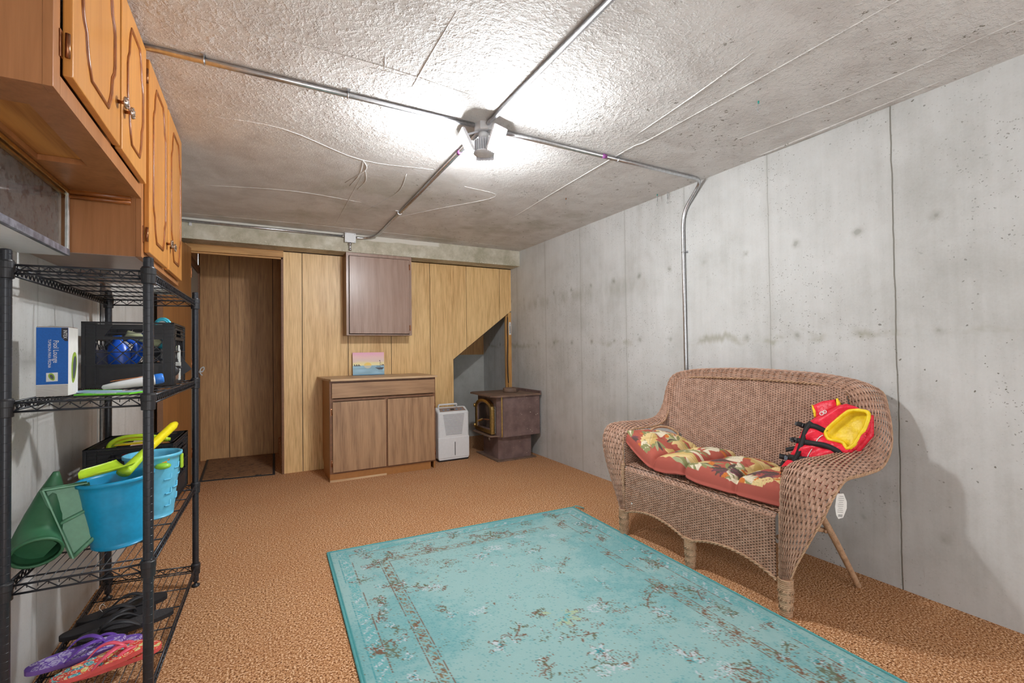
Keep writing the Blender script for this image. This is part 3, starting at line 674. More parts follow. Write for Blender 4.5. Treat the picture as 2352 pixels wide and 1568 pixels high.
# ================================================================ dehumidifier
dh = thing('dehumidifier', 'white portable dehumidifier with louvred front, standing between base cabinet and stove', 'dehumidifier', (1.832, 4.74, 0))
hb = bmesh.new(); prof_ = [(.0, .02), (.225, .02), (.225, .56), (.10, .572), (.012, .528), (.0, .515)]
va = [hb.verts.new((-.178, p[0], p[1])) for p in prof_]; vb = [hb.verts.new((.178, p[0], p[1])) for p in prof_]
hb.faces.new(va[::-1]); hb.faces.new(vb)
for i in range(6): hb.faces.new((va[i], va[(i + 1) % 6], vb[(i + 1) % 6], vb[i]))
bmesh.ops.recalc_face_normals(hb, faces=hb.faces[:]); bmesh.ops.bevel(hb, geom=[e for e in hb.edges if not (abs(e.verts[0].co.x - e.verts[1].co.x) > .1)], offset=.02, segments=3, affect='EDGES', profile=.5)
MB().bm(hb, False).build('body', M['white'], dh)
MB().box((-.180, -.004, .03), (.180, .05, .262), .012).build('water_tank', M['white'], dh)
MB().box((-.172, .01, .0), (.172, .215, .022), .006).build('base', M['black'], dh)
simple('panel_brown', 150, 128, 118, .4)
MB().prism([(-.148, .012), (.148, .012), (.138, .078), (-.138, .078)], 0, .003, T(0, .012, .528) @ Rx(R(26.6))).build('control_panel', M['panel_brown'], dh)
simple('button_blue', 110, 160, 200, .3)
for x in (-.10, -.05, .05, .10): MB().lathe([(.009, 0), (.009, .003)], 12, T(x, .045, .5475) @ Rx(R(26.6))).build('button', M['button_blue'], dh)
MB().prism([(-.022, .03), (.022, .03), (.022, .055), (-.022, .055)], .003, .0045, T(0, .012, .528) @ Rx(R(26.6))).build('display', M['black'], dh)
simple('louvre_dark', 120, 120, 124, .6)
for k in range(15):
    z = .50 - k * .0152; hw = .122 - k * .0022
    MB().box((-hw, -.0025, z - .0022), (hw, .003, z + .0022)).build('louvre', M['louvre_dark'], dh)
MB().box((-.003 + .01, -.0065, .06), (.004 + .01, 0.0, .205), .001).build('water_window', M['black'], dh, 'narrow dark water-level slot')
MB().tube([(-.145, .10, .555), (-.145, .08, .600), (-.14, .075, .605), (.06, .075, .605), (.065, .08, .60), (.065, .10, .555)], .009, 8, flat=1.0).build('handle', M['white'], dh)
MB().tube(spline([(.18, .12, .10), (.20, .10, .07), (.195, .08, .03), (.17, .09, .006)], 5), .004, 6).build('power_cord', M['white'], dh)

# ================================================================ wood stove
def stove_mat():
    g = G('brown_stove_enamel'); P = g.co(); n = g.noise(P, 9, 4, .6)
    col = g.ramp(n, [(.35, srgb(104, 84, 80)), (.65, srgb(128, 106, 102))])
    X, Y, Z = g.sep(P)
    v = g.n('ShaderNodeTexVoronoi'); g.lk(g.ma_warp(P), v.inputs['Vector']); v.inputs['Scale'].default_value = 55
    c = g.sep(v.outputs['Color'])
    sp = g.ma('MULTIPLY', g.ma('GREATER_THAN', c[0], .86), g.ma('LESS_THAN', v.outputs['Distance'], g.ma('MULTIPLY', c[1], .28)))
    sp = g.ma('MULTIPLY', sp, g.sm(X, .0, .45))
    return g.out(g.mix(sp, col, srgb(210, 200, 180)), .5, .0, n, .1, .003)
M['stove'] = stove_mat()
M['stove_top'] = plain('rusty_stove_top', srgb(134, 108, 92), .6, 0, .22, 12, .2)
sv = thing('wood_stove', 'brown steel wood stove with brass arched glass door, on a pedestal in the corner', 'stove', (2.22, 4.42, 0))
# local: x to the right wall, y deeper.  body from z .25 to .69; front (door) faces -x
MB().prism([(.045, 0), (.50, 0), (.50, .60), (.045, .60), (.0, .54), (.0, .06)], .255, .690).build('body', M['stove'], sv)
MB().prism([(-.085, .035), (-.03, -.03), (.51, -.03), (.51, .63), (-.03, .63), (-.085, .57)], .690, .706).build('top_plate', M['stove_top'], sv)
MB().box((.495, -.03, .70), (.515, .63, .735), .003).build('rear_lip', M['stove'], sv)
MB().box((.052, -.004, .258), (.505, .0, .688)).build('side_panel', M['stove'], sv)
MB().box((.030, .0, .26), (.044, .010, .686), .002).build('brass_strip', M['brass'], sv)
MB().lathe([(.082, 0), (.085, .004), (.085, .045), (.080, .05), (.068, .05), (.066, .02), (.02, .02)], 28, T(.30, .30, .706)).build('flue_collar', M['stove_top'], sv)
ped = MB().prism([(.06, .05), (.42, .05), (.42, .50), (.06, .50), (.03, .46), (.03, .09)], .012, .256).build('pedestal', M['stove'], sv)
MB().box((-.02, .0, 0), (.46, .56, .014), .003).build('base_plate', M['stove_top'], sv)
# ash lip under door
MB().prism([(-.085, .06), (.02, .03), (.02, .56), (-.085, .52)], .262, .272).build('ash_lip', M['stove_top'], sv)
MB().tube(spline([(-.06, .12, .262), (-.07, .11, .24), (-.055, .12, .222), (-.05, .13, .25)], 4), .006, 6).build('damper_knob', M['knob_disc'], sv)
# door: arched brass frame in the plane x = -0.01 (y across, z up), slightly ajar
def arch(hw, z0, z1, rise, n=10, c=.0):
    P = [(c - hw, z0), (c + hw, z0), (c + hw, z1)]
    for k in range(1, n): a = PI * k / n; P.append((c + hw * math.cos(a), z1 + rise * math.sin(a)))
    P.append((c - hw, z1)); return P
YZm = Matrix(((0, 0, 1, 0), (1, 0, 0, 0), (0, 1, 0, 0), (0, 0, 0, 1)))
dr = T(-.022, .30, 0)
A1 = arch(.215, .285, .55, .10); A2 = arch(.175, .325, .545, .075)
def ring(A, B, t0, t1, M_):
    n = len(A); V = [(p[0], p[1], t) for t in (t0, t1) for P in (A, B) for p in P]
    F = []
    for i in range(n):
        j = (i + 1) % n
        F += [(i, j, n + j, n + i), (2 * n + i, 3 * n + i, 3 * n + j, 2 * n + j), (i, 2 * n + i, 2 * n + j, j), (n + i, n + j, 3 * n + j, 3 * n + i)]
    return MB().add(V, F, False, M_)
dor = ring(A1, A2, -.028, .010, dr @ YZm).build('stove_door', M['brass'], sv, 'arched brass door frame')
ring(A2, arch(.160, .338, .542, .066), -.020, .008, dr @ YZm).build('door_gasket', M['stove'], dor)
g = G('sooty_glass'); n = g.noise(g.co(), 8, 3)
M['soot'] = g.out(g.ramp(n, [(.3, srgb(52, 44, 42)), (.7, srgb(84, 74, 70))]), .12, 0, spec=.6)
MB().prism(arch(.162, .336, .543, .067), -.008, -.002, dr @ YZm).build('door_glass', M['soot'], dor)
rp = MB()
for k in range(26): z = .30 + k * .0112; rp.tube([(.014, -.222, z - .004), (.010, -.229, z + .004)], .006, 6, M=dr)
simple('grey_rope', 128, 122, 116, .9); rp.build('rope_seal', M['grey_rope'], dor)
hd_ = MB().tube(spline([(-.03, -.16, .44), (-.055, -.12, .44), (-.06, -.04, .425), (-.06, .03, .40)], 5), [.006] * 16, 8, M=dr).build('door_handle', M['copper'], dor)
co = MB(); co.tube([(-.06 + .012 * math.cos(k * 1.3), -.05 + .0018 * k, .43 - .0005 * k + .012 * math.sin(k * 1.3)) for k in range(60)], .003, 5, M=dr); co.build('coil_grip', M['brass'], hd_)
for z in (.33, .56): MB().tube([(-.03, .225, z - .02), (-.03, .225, z + .02)], .012, 8, M=dr).build('hinge', M['brass'], dor)

# ================================================================ door mat
g = G('coir_mat'); P = g.co(); n = g.noise(g.co((1, 5, 1)), 14, 4, .7); f = g.noise(P, 200, 2)
M['mat'] = g.out(g.mix(g.sm(n, .56, .60), g.ramp(f, [(.35, srgb(120, 84, 56)), (.6, srgb(168, 122, 84))]), srgb(44, 38, 34)), .95, 0, f, .6, .005)
mt = thing('door_mat', 'brown doormat with black edging and bark pattern in the alcove', 'mat', (-.20, 5.66, 0))
def quad(q, z0, z1): return MB().prism(q, z0, z1)
q = [(-.315, -.46), (.312, -.54), (.335, .50), (-.345, .55)]
quad(q, .0, .008).build('mat_edging', M['rubber'], mt)
quad([(a * .93, b * .955) for a, b in q], .008, .013).build('mat_pile', M['mat'], mt)

# ================================================================ rug
def paint_rug():
    H, W = 470, 330   # ~5 mm stitches: rows away from far edge, columns from left edge
    rs = np.random.RandomState(7)
    base = lin(156, 194, 192); img = np.zeros((H, W, 3)) + base
    n = smoothnoise(H, W, (26, 18), 1) * .5 + smoothnoise(H, W, (90, 60), 2) * .5
    m = np.clip((smoothnoise(H, W, (9, 6), 3) * .6 + n * .4 - .42) * 4, 0, 1)[..., None]
    img = img * (1 - m) + lin(132, 182, 183) * m
    m2 = (rs.rand(H, W) < .16 * m[..., 0] + .04)[..., None]; img = np.where(m2, lin(112, 170, 174), img)
    worn = smoothnoise(H, W, (7, 5), 11) * .55 + smoothnoise(H, W, (40, 30), 12) * .45
    BR = lin(126, 96, 78); BR2 = lin(112, 118, 96); WH = lin(200, 210, 214); TE = lin(78, 158, 166); GR = lin(150, 182, 150)
    def dab(mask, col, p, ox=.10):
        keep = rs.rand(H, W) < p; keep &= worn > .34 + (ox + .12) * rs.rand(H, W)
        img[mask & keep] = col
    Y, X = np.mgrid[0:H, 0:W].astype(float)
    edge = np.minimum(np.minimum(X, W - 1 - X), Y)
    img[edge < 3] = lin(80, 158, 160)
    dab((np.abs(edge - 9) < .8), TE, .8); 
    band = (edge > 10) & (edge < 20); img[band & (rs.rand(H, W) < .45)] = lin(104, 178, 182)
    dab(band & (np.sin((X + Y) * .5) > .3), WH, .35); dab((np.abs(edge - 21) < 1.0), BR, .78, -.1)
    dab((np.abs(edge - 47) < .8) | (np.abs(edge - 57) < .8), BR, .75, -.25); dab((edge > 48) & (edge < 56) & (np.sin((X - Y) * .8) > -.3), lin(140, 120, 92), .5, -.1); dab((edge > 48) & (edge < 56) & (np.sin((X + Y) * .37) > .5), BR, .6)
    def flower(cx, cy, r, k, seed, c1=BR, c2=WH, core=TE):
        a = np.arctan2(Y - cy, X - cx); d = np.hypot(X - cx, Y - cy)
        lob = r * (.72 + .28 * np.cos(k * a + seed))
        dab((d < lob) & (d > lob * .70), c1, .42); dab((d < lob * .72) & (d > lob * .42), c2, .8); dab((d < lob * .40), core, .7); dab(d < lob * .2, c1, .6)
    def leafy(cx, cy, ang, L, seed):
        r2 = np.random.RandomState(seed); t = np.linspace(0, 1, 60); bend = r2.uniform(-1.4, 1.4)
        x, y = cx, cy
        for i, tt in enumerate(t):
            a = ang + bend * tt; x += math.cos(a) * L / 60; y += math.sin(a) * L / 60
            dab(np.hypot(X - x, Y - y) < .8, BR if seed % 2 else BR2, .6)
            if i % 9 == 4:
                s = 1 if (i // 9) % 2 else -1; b = a + s * 1.0; lx, ly = x + math.cos(b) * 5, y + math.sin(b) * 5
                u = (X - lx) * math.cos(b) + (Y - ly) * math.sin(b); v = -(X - lx) * math.sin(b) + (Y - ly) * math.cos(b)
                dab((u / 4.6) ** 2 + (v / 2.0) ** 2 < 1, BR if r2.rand() < .5 else BR2, .55)
        flower(x, y, r2.uniform(2.5, 5), 5, seed)
    # border sprigs
    k = 0
    for s in range(0, 480, 24):
        for (cx, cy) in ((34, s + 12), (W - 35, s + 12)) + (((s + 12, 34),) if s < W else ()):
            k += 1
            if cy < 40 and cx not in (34, W - 35) and not (40 < cx < W - 40): continue
            r2 = np.random.RandomState(k)
            flower(cx + r2.uniform(-3, 3), cy, r2.uniform(5, 8), 6, k, BR if k % 2 else BR2, WH if k % 3 else img[5, 5], TE)
            leafy(cx + r2.uniform(-8, 8), cy + r2.uniform(-6, 6), r2.uniform(0, 6.28), 20, k + 50)
    # field
    fl = [(165, 235, 24, 8), (105, 250, 15, 6), (225, 205, 16, 7), (120, 330, 18, 8), (215, 330, 20, 8), (165, 290, 12, 6), (90, 120, 9, 5), (150, 92, 11, 6), (205, 110, 10, 6), (240, 150, 9, 5), (245, 270, 11, 6), (85, 190, 9, 5), (165, 400, 24, 9), (90, 420, 14, 6), (245, 420, 14, 6), (165, 150, 8, 6)]
    for i, (cx, cy, r, kk) in enumerate(fl): flower(cx, cy, r, kk, i, BR, WH if i % 3 else lin(176, 196, 160), TE if i % 2 else lin(104, 178, 182))
    r3 = np.random.RandomState(21)
    for i in range(34):
        cx, cy = r3.uniform(72, W - 72), r3.uniform(68, H - 8); leafy(cx, cy, r3.uniform(0, 6.28), r3.uniform(18, 40), 200 + i)
    for i in range(150):
        cx, cy = r3.uniform(64, W - 64), r3.uniform(62, H - 4); w_ = r3.uniform(3, 9); dab(((X - cx) / (w_ * 1.6)) ** 2 + ((Y - cy) / w_) ** 2 < 1, [BR, BR2, WH, lin(140, 100, 80)][i % 4], .16 if i % 4 != 2 else .35)
    spk = (rs.rand(H, W) < .012) & (worn > .5); img[spk] = BR2 * 1.1
    return img
rimg = paint_rug(); H, W = rimg.shape[:2]
c00, c10, c01, c11 = map(np.array, ((.339, 2.960), (2.055, 2.872), (.290, .600), (1.985, .520)))
yy, xx = np.mgrid[0:1:H * 1j, 0:1:W * 1j]
P2 = (c00 * (1 - xx[..., None]) + c10 * xx[..., None]) * (1 - yy[..., None]) + (c01 * (1 - xx[..., None]) + c11 * xx[..., None]) * yy[..., None]
ed = np.minimum(np.minimum(xx * W, (1 - xx) * W), yy * H)
Zr = .011 - .008 * np.exp(-ed / 1.2) + .0012 * (smoothnoise(H, W, (20, 14), 9) - .5)
PR = np.concatenate([P2, Zr[..., None]], -1)
rug = thing('area_rug', 'turquoise distressed floral area rug lying on the brown carpet', 'rug')
M['rug'] = print_mat('rug_pile', .95, 500, .5, .004, .12)
img_mesh('rug_pile', rimg, PR, M['rug'], rug)
simple('rug_edge', 88, 160, 162, .9)
lp = [np.array([*c00, .006]), np.array([*c10, .006]), np.array([*c11, .006]), np.array([*c01, .006])]
bd = MB()
for a, b in ((0, 1), (1, 2), (2, 3), (3, 0)):
    k = max(2, int(np.linalg.norm(lp[b] - lp[a]) / .02)); bd.tube([lp[a] + (lp[b] - lp[a]) * j / k for j in range(k + 1)], [.0066 if j % 2 else .0058 for j in range(k + 1)], 6)
bd.build('bound_edge', M['rug_edge'], rug)
MB().tube(spline([(2.05, 2.872, .008), (2.075, 2.855, .018), (2.105, 2.825, .010), (2.10, 2.80, .012)], 5), .006, 6, flat=.5).build('loose_tab', M['rug_edge'], rug)
# ================================================================ wicker loveseat
def wick(name, r1, g1, b1, r2, g2, b2):
    g = G(name); P = g.co(); n = g.noise(P, 30, 3, .6); f = g.noise(P, 260, 2)
    col = g.ramp(g.ma('ADD', g.ma('MULTIPLY', n, .6), g.ma('MULTIPLY', f, .4)), [(.38, srgb(r2, g2, b2)), (.6, srgb(r1, g1, b1))])
    return g.out(col, .48, 0, f, .15, .001, .45)
M['wicker'] = wick('resin_wicker', 198, 160, 138, 160, 122, 100)
M['wicker_d'] = wick('resin_wicker_stake', 110, 78, 60, 84, 58, 44)
M['wicker_t'] = wick('resin_wicker_tan', 196, 160, 128, 160, 124, 94)
YC = 1.785
def strands(paths, nrms, hws, hts):
    """many strands, each with a lens-shaped 4-point section -> V, F"""
    VV = []; FF = []; base = 0
    for P, N, hw, ht in zip(paths, nrms, hws, hts):
        n = len(P)
        if n < 2: continue
        Tn = np.gradient(P, axis=0); Tn /= np.linalg.norm(Tn, axis=1)[:, None] + 1e-9
        S = np.cross(N, Tn); S /= np.linalg.norm(S, axis=1)[:, None] + 1e-9
        hw_ = np.broadcast_to(hw, (n,))[:, None]; ht_ = np.broadcast_to(ht, (n,))[:, None]
        V = np.stack([P + N * ht_, P + S * hw_, P - N * ht_, P - S * hw_], 1).reshape(-1, 3)
        i = np.arange(n - 1)[:, None] * 4 + base; k = np.arange(4)[None]; k2 = (k + 1) % 4
        F = np.stack([i + k, i + 4 + k, i + 4 + k2, i + k2], -1).reshape(-1, 4)
        VV.append(V); FF.append(F); base += 4 * n
    return np.concatenate(VV), np.concatenate(FF)
def weave(S, rows, a_of, pitch, amp, stakes_of, ht=.0016, over=.56, flip=1, sub=2):
    """S(a,b)->points. rows: list of b; a_of(b)->list of (a0,a1). returns strand data for wefts and stakes"""
    e = 1e-3; paths = []; nrms = []; hws = []; hts = []
    def nrm(a, b):
        p = S(a, b); da = S(a + e, b) - p; db = S(a, b + e) - p
        N = np.cross(da, db) * flip; return p, N / (np.linalg.norm(N, axis=1)[:, None] + 1e-12)
    db = abs(rows[1] - rows[0])
    for j, b in enumerate(rows):
        for a0, a1 in a_of(b):
            k = np.arange(math.ceil(a0 / pitch * sub), math.floor(a1 / pitch * sub) + 1) / float(sub)
            a = np.concatenate([[a0], k * pitch, [a1]]); bb = np.full_like(a, b)
            p, N = nrm(a, bb); q = S(a, bb + db)
            w = np.linalg.norm(q - p, axis=1) * over
            d = amp * np.cos(PI * (a / pitch + j))
            paths.append(p + N * d[:, None]); nrms.append(N); hws.append(w); hts.append(ht)
    W = strands(paths, nrms, hws, hts)
    paths = []; nrms = []
    for a, b0, b1 in stakes_of:
        b = np.linspace(b0, b1, max(3, int(abs(b1 - b0) / db / 4) + 2)); p, N = nrm(np.full_like(b, a), b)
        paths.append(p); nrms.append(N)
    K = strands(paths, nrms, [.0021] * len(paths), [.0019] * len(paths))
    return W, K
ls = thing('wicker_loveseat', 'brown wicker loveseat with rolled arms standing against the right concrete wall', 'loveseat', (0, 0, 0))
def put(name, WK, parent, label=None, mat='wicker'):
    (V, F), (V2, F2) = WK
    V = np.concatenate([V, V2]); F = np.concatenate([F, F2 + len(WK[0][0])])
    o = fast_mesh(name, V, F, M[mat], parent, False); o.data.materials.append(M['wicker_d'])
    mi = np.zeros(len(o.data.polygons), np.int32); mi[len(WK[0][1]):] = 1; o.data.polygons.foreach_set('material_index', mi)
    return tag(o, label)
# --- continuous rolled band: foot, arm front, arm top, back edge, top, and down again
stn = [ # I (x,d,z), M, O
 ((2.050, .500, .150), (2.028, .520, .150), (2.050, .542, .150)),
 ((2.050, .503, .230), (2.012, .535, .235), (2.055, .572, .240)),
 ((2.048, .508, .340), (1.992, .560, .345), (2.062, .622, .350)),
 ((2.048, .512, .460), (1.975, .590, .470), (2.072, .672, .460)),
 ((2.050, .515, .575), (1.972, .612, .595), (2.085, .705, .550)),
 ((2.072, .520, .640), (2.020, .625, .682), (2.120, .724, .612)),
 ((2.150, .525, .664), (2.135, .632, .700), (2.170, .728, .636)),
 ((2.320, .530, .664), (2.320, .632, .694), (2.320, .724, .634)),
 ((2.450, .545, .690), (2.470, .640, .712), (2.500, .715, .645)),
 ((2.515, .560, .780), (2.560, .660, .795), (2.640, .692, .730)),
 ((2.550, .565, .890), (2.592, .655, .905), (2.680, .664, .885)),
 ((2.565, .530, .965), (2.605, .600, 1.000), (2.695, .620, .975)),
 ((2.573, .420, .992), (2.612, .450, 1.040), (2.702, .450, 1.012)),
 ((2.578, .220, 1.000), (2.615, .225, 1.056), (2.706, .225, 1.026)),
 ((2.580, .000, 1.003), (2.616, .000, 1.062), (2.708, .000, 1.032)),
]
def rail(k):
    a = [Vector((s[k][0], YC - s[k][1], s[k][2])) for s in stn]
    b = [Vector((s[k][0], YC + s[k][1], s[k][2])) for s in stn[:-1]][::-1]
    return np.array([p[:] for p in spline(a + b, 12)])
RI, RM, RO = rail(0), rail(1), rail(2)
seg = np.linalg.norm(np.diff(RM, axis=0), axis=1); AL = np.concatenate([[0], np.cumsum(seg)]); LT = AL[-1]
def ev(Rl, a): return np.stack([np.interp(a, AL, Rl[:, i]) for i in range(3)], 1)
def band(a, b):
    """b in 0..1 across the band, bulging"""
    I, Mm, O = ev(RI, a), ev(RM, a), ev(RO, a); b = np.asarray(b)[:, None]
    C = 2 * Mm - .5 * (I + O)
    return (1 - b) ** 2 * I + 2 * b * (1 - b) * C + b * b * O
NR = 30
rows = [(j + .5) / NR for j in range(NR)]
pit = .035; nst = int(LT / pit)
WK = weave(band, rows, lambda b: [(0, LT)], pit, .0030, [(k * pit, .01, .99) for k in range(1, nst)], ht=.0019, over=.50, flip=-1, sub=4)
put('rolled_arm_band', WK, ls)
# rims of the band: braid of two strands
br = MB()
for Rl, rr in ((RI, .0055), (RO, .0075)):
    n = int(LT / .012); a = np.linspace(0, LT, n * 2)
    p = ev(Rl, a)
    for ph in (0, PI):
        q = p + np.stack([.004 * np.cos(a / .012 * 1.6 + ph), 0 * a, .004 * np.sin(a / .012 * 1.6 + ph)], 1)
        br.tube(q[::1], rr * .62, 5, caps=True)
br.build('braided_rim', M['wicker_t'], ls)
# --- back panel
def half_w(z):
    return float(np.interp(z, [.38, .60, .62, .640, .655, .70, .76, .89, .93, .965, .985, 1.0], [.455, .455, .475, .520, .590, .612, .590, .572, .568, .555, .53, .44]))
def back(a, b):
    x = 2.50 + .075 * np.clip((b - .38) / .6, 0, 1.2) + .01 - .06 * np.clip((np.abs(a) / .56), 0, 1.1) ** 5
    return np.stack([x, YC + a, b], 1)
rows = [.385 + .0068 * j for j in range(91)]
pit = .0152
def stk(k):
    a = k * pit; top = .38
    for z in rows:
        if half_w(z) >= abs(a): top = z
    lo = .38
    for z in rows:
        if half_w(z) >= abs(a): lo = z; break
    return (a, lo, top)
WK = weave(back, rows, lambda b: [(-half_w(b), half_w(b))], pit, .0022, [stk(k) for k in range(-37, 38) if stk(k)[2] > stk(k)[1]], ht=.0014, over=.45, flip=1)
put('backrest', WK, ls)
# side posts of the back and the arched piece over each rear opening
m = MB()
for s in (-1, 1):
    P = [(2.478, YC + s * .462, .38), (2.490, YC + s * .462, .59), (2.478, YC + s * .480, .630), (2.44, YC + s * .505, .652), (2.38, YC + s * .522, .660), (2.31, YC + s * .522, .650), (2.275, YC + s * .520, .62)]
    m.tube(spline(P, 5), .0085, 8)
m.build('back_post', M['wicker_t'], ls)
# --- front apron
def arch_z(a):
    t = abs(a) / .50; return .152 + .052 * math.sin(PI * min(1, max(0, (t - .05) / .93))) ** .8
def apron(a, b):
    x = 2.038 + .0 * a + np.clip(b - .425, 0, 1) ** 1 * .9
    z = np.where(b > .44, .44 + (b - .44) * .25, b)
    return np.stack([x, YC + a, z], 1)
rows = [.150 + .0068 * j for j in range(46)]
def ap_rng(b):
    out = []; a = np.linspace(-.492, .492, 300); ok = np.array([arch_z(t) <= b + .001 for t in a]); st_ = None
    for t, o_ in zip(a, ok):
        if o_ and st_ is None: st_ = t
        if not o_ and st_ is not None:
            if t - st_ > .02: out.append((st_, t))
            st_ = None
    if st_ is not None: out.append((st_, .492))
    return out
pit = .0148
WK = weave(apron, rows, ap_rng, pit, .0022, [(k * pit, arch_z(k * pit), rows[-1]) for k in range(-33, 34)], ht=.0014, over=.46, flip=-1)
put('front_apron', WK, ls)
ae_ = MB(); P = [(2.034, YC + t, arch_z(t) - .002) for t in np.linspace(-.497, .497, 120)]
for ph in (0, PI): ae_.tube([(x + .004 * math.cos(i * 1.1 + ph), y, z + .004 * math.sin(i * 1.1 + ph)) for i, (x, y, z) in enumerate(P)], .0045, 6)
ae_.build('apron_edging', M['wicker_t'], ls)
# --- seat deck (open coarse weave) and arm side panels
def deck(a, b): return np.stack([b, YC + a, .452 - .0 * b], 1)
WK = weave(deck, [2.06 + .0105 * j for j in range(42)], lambda b: [(-.50, .50)], .03, .003, [(k * .03, 2.05, 2.50) for k in range(-16, 17)], ht=.002, over=.5)
put('seat_deck', WK, ls)
for s in (-1, 1):
    def side(a, b, s=s): return np.stack([a, np.full_like(a, YC + s * .512), b], 1)
    WK = weave(side, [.44 + .0075 * j for j in range(29)], lambda b: [(2.056, 2.27)], .0155, .0022, [(math.ceil(2.06 / .0155 + k) * .0155, .44, .655) for k in range(14)], ht=.0015, over=.5)
    put('arm_side', WK, ls)
# --- wrapped legs
def wrapped(path, r0, r1, pitch=.0095, n=14):
    P = spline(path, 8); Ls = [0]
    for a, b in zip(P, P[1:]): Ls.append(Ls[-1] + (b - a).length)
    L = Ls[-1]; N = int(L / pitch * 4); pts = []; rs = []
    A = np.array([p[:] for p in P])
    for i in range(N + 1):
        s = L * i / N; pts.append([np.interp(s, Ls, A[:, k]) for k in range(3)]); w = (i % 4) / 4
        rs.append((r0 + (r1 - r0) * i / N) * (.93 + .07 * math.sin(PI * w)) if w else (r0 + (r1 - r0) * i / N) * .90)
    return MB().tube(pts, rs, n, smooth=True)
for d in (-.523, .523):
    wrapped([(2.047, YC + d, .455), (2.047, YC + d, .16)], .019, .020).build('front_post', M['wicker_t'], ls)
for d in (-.525, 0.0, .525):
    lg = wrapped([(2.052, YC + d, .165), (2.052, YC + d, .0)], .033, .026, .0085)
    for k in range(3):   # herringbone binding round the foot
        for q in range(12):
            a = q * PI / 6; z = .030 + k * .036; rr_ = .027 + .04 * z; lg.tube([(2.052 + rr_ * math.cos(a), YC + d + rr_ * math.sin(a), z), (2.052 + rr_ * math.cos(a + .35), YC + d + rr_ * math.sin(a + .35), z + .016)], .0028, 4)
    lg.build('leg', M['wicker_t'], ls)
for s in (-1, 1):
    wrapped([(2.33, YC + s * .50, .44), (2.42, YC + s * .53, .29), (2.60, YC + s * .555, .004)], .016, .0135, .010).build('leg', M['wicker_t'], ls)
wrapped([(2.40, YC - .52, .30), (2.44, YC, .33), (2.40, YC + .52, .30)], .011, .011, .012, 10).build('stretcher', M['wicker_t'], ls)
for s in (-1, 1): wrapped([(2.06, YC + s * .49, .33), (2.25, YC + s * .49, .335), (2.41, YC + s * .50, .30)], .012, .012, .012, 10).build('stretcher', M['wicker_t'], ls)

# ================================================================ cushion
def paint_cushion(H, W):
    img = np.zeros((H, W, 3)) + lin(176, 92, 78); Y, X = np.mgrid[0:H, 0:W] / 1.5; W = W / 1.5; H = H / 1.5
    img *= (1 + .10 * (smoothnoise(img.shape[0], img.shape[1], (40, 60), 2) - .5))[..., None]
    CR, OL, DK, OR, WH, PL = lin(226, 200, 142), lin(142, 142, 96), lin(92, 78, 70), lin(206, 120, 56), lin(228, 216, 190), lin(120, 74, 84)
    def leaf(x, y, a, L, w, c, c2=None, serr=0):
        u = ((X - x) * math.cos(a) + (Y - y) * math.sin(a)) / L; v = (-(X - x) * math.sin(a) + (Y - y) * math.cos(a)) / w
        prof = np.sin(PI * np.clip(u, 0, 1)) ** .7 * (1 + serr * np.sin(u * 34))
        msk = (u > 0) & (u < 1) & (np.abs(v) < prof); img[msk] = c
        if c2 is not None: img[msk & (v > prof * .25)] = c2; 
        img[msk & (np.abs(v) < .07)] = c * .75
    rs = np.random.RandomState(5)
    for i in range(72):
        x, y = rs.uniform(0, W), rs.uniform(0, H); a = rs.uniform(0, 6.28); k = i % 5
        if k == 0:   # banana leaf
            leaf(x, y, a, rs.uniform(48, 70), rs.uniform(11, 15), CR, lin(206, 176, 112), .16)
        elif k == 1:  # palm spray
            for j in range(6): leaf(x, y, a + (j - 2.5) * .42, rs.uniform(22, 34), 3.6, [OL, DK, lin(168, 170, 130), OL, WH, OL][j], None)
        elif k == 2:  # lily
            for j in range(5): leaf(x, y, a + (j - 2) * .55, 24, 5.0, WH, OL)
            leaf(x, y, a + 3, 12, 3, OR)
        elif k == 3:  # fern
            for j in range(6):
                for s in (-1, 1): leaf(x + math.cos(a) * j * 6, y + math.sin(a) * j * 6, a + s * .9, 12, 3.2, CR if i % 2 else OL)
        else:
            for j in range(4): leaf(x, y, a + (j - 2) * .3, 28, 4, DK if j % 2 else PL, None, .2)
            leaf(x, y, a + 2.0, 20, 4, OR, None, .3)
    return img
H, W = 225, 495
img = paint_cushion(H, W)
vv, uu = np.mgrid[0:1:H * 1j, 0:1:W * 1j]
# cluster samples toward the edges so that the side wall is resolved
def cl(t): return .5 - .5 * np.sign(1 - 2 * t) * np.abs(1 - 2 * t) ** .72
U = cl(uu); V_ = cl(vv)
Lc, Dc = 1.06, .44
ex = np.minimum(U, 1 - U) * Lc; ey = np.minimum(V_, 1 - V_) * Dc
lob = np.abs(np.sin(PI * (U * 4 + .02))) ** .55 * (.35 + .65 * np.abs(np.sin(PI * V_ * 2)) ** .5) 
tuft = sum(np.exp(-(((U - a) * Lc) ** 2 + ((V_ - .5) * Dc) ** 2) / .0012) for a in (.13, .38, .62, .87))
cre = sum(np.exp(-((U - a) * Lc + .02 * np.sin(V_ * 5 + a * 9)) ** 2 / .0002) * w for a, w in ((.25, .7), (.51, 1.2), (.76, .6)))
cre2 = np.exp(-((V_ - .5) * Dc) ** 2 / .0004) * .5
wr = sum(np.exp(-(((U - a) * Lc * s + (V_ - b) * Dc * c) ** 2) / .00002) * np.exp(-(((U - a) * Lc) ** 2 + ((V_ - b) * Dc) ** 2) / .006) for a, b, s, c in ((.25, .15, 1, .3), (.62, .3, .6, .8), (.76, .75, .9, -.5), (.38, .6, .5, -.9), (.87, .3, 1, .1), (.13, .4, .4, .9)))
th_ = .082 + .045 * (np.sin(PI * np.clip((U * 4) % 1, 0, 1)) ** .8) * np.sin(PI * V_) ** .7
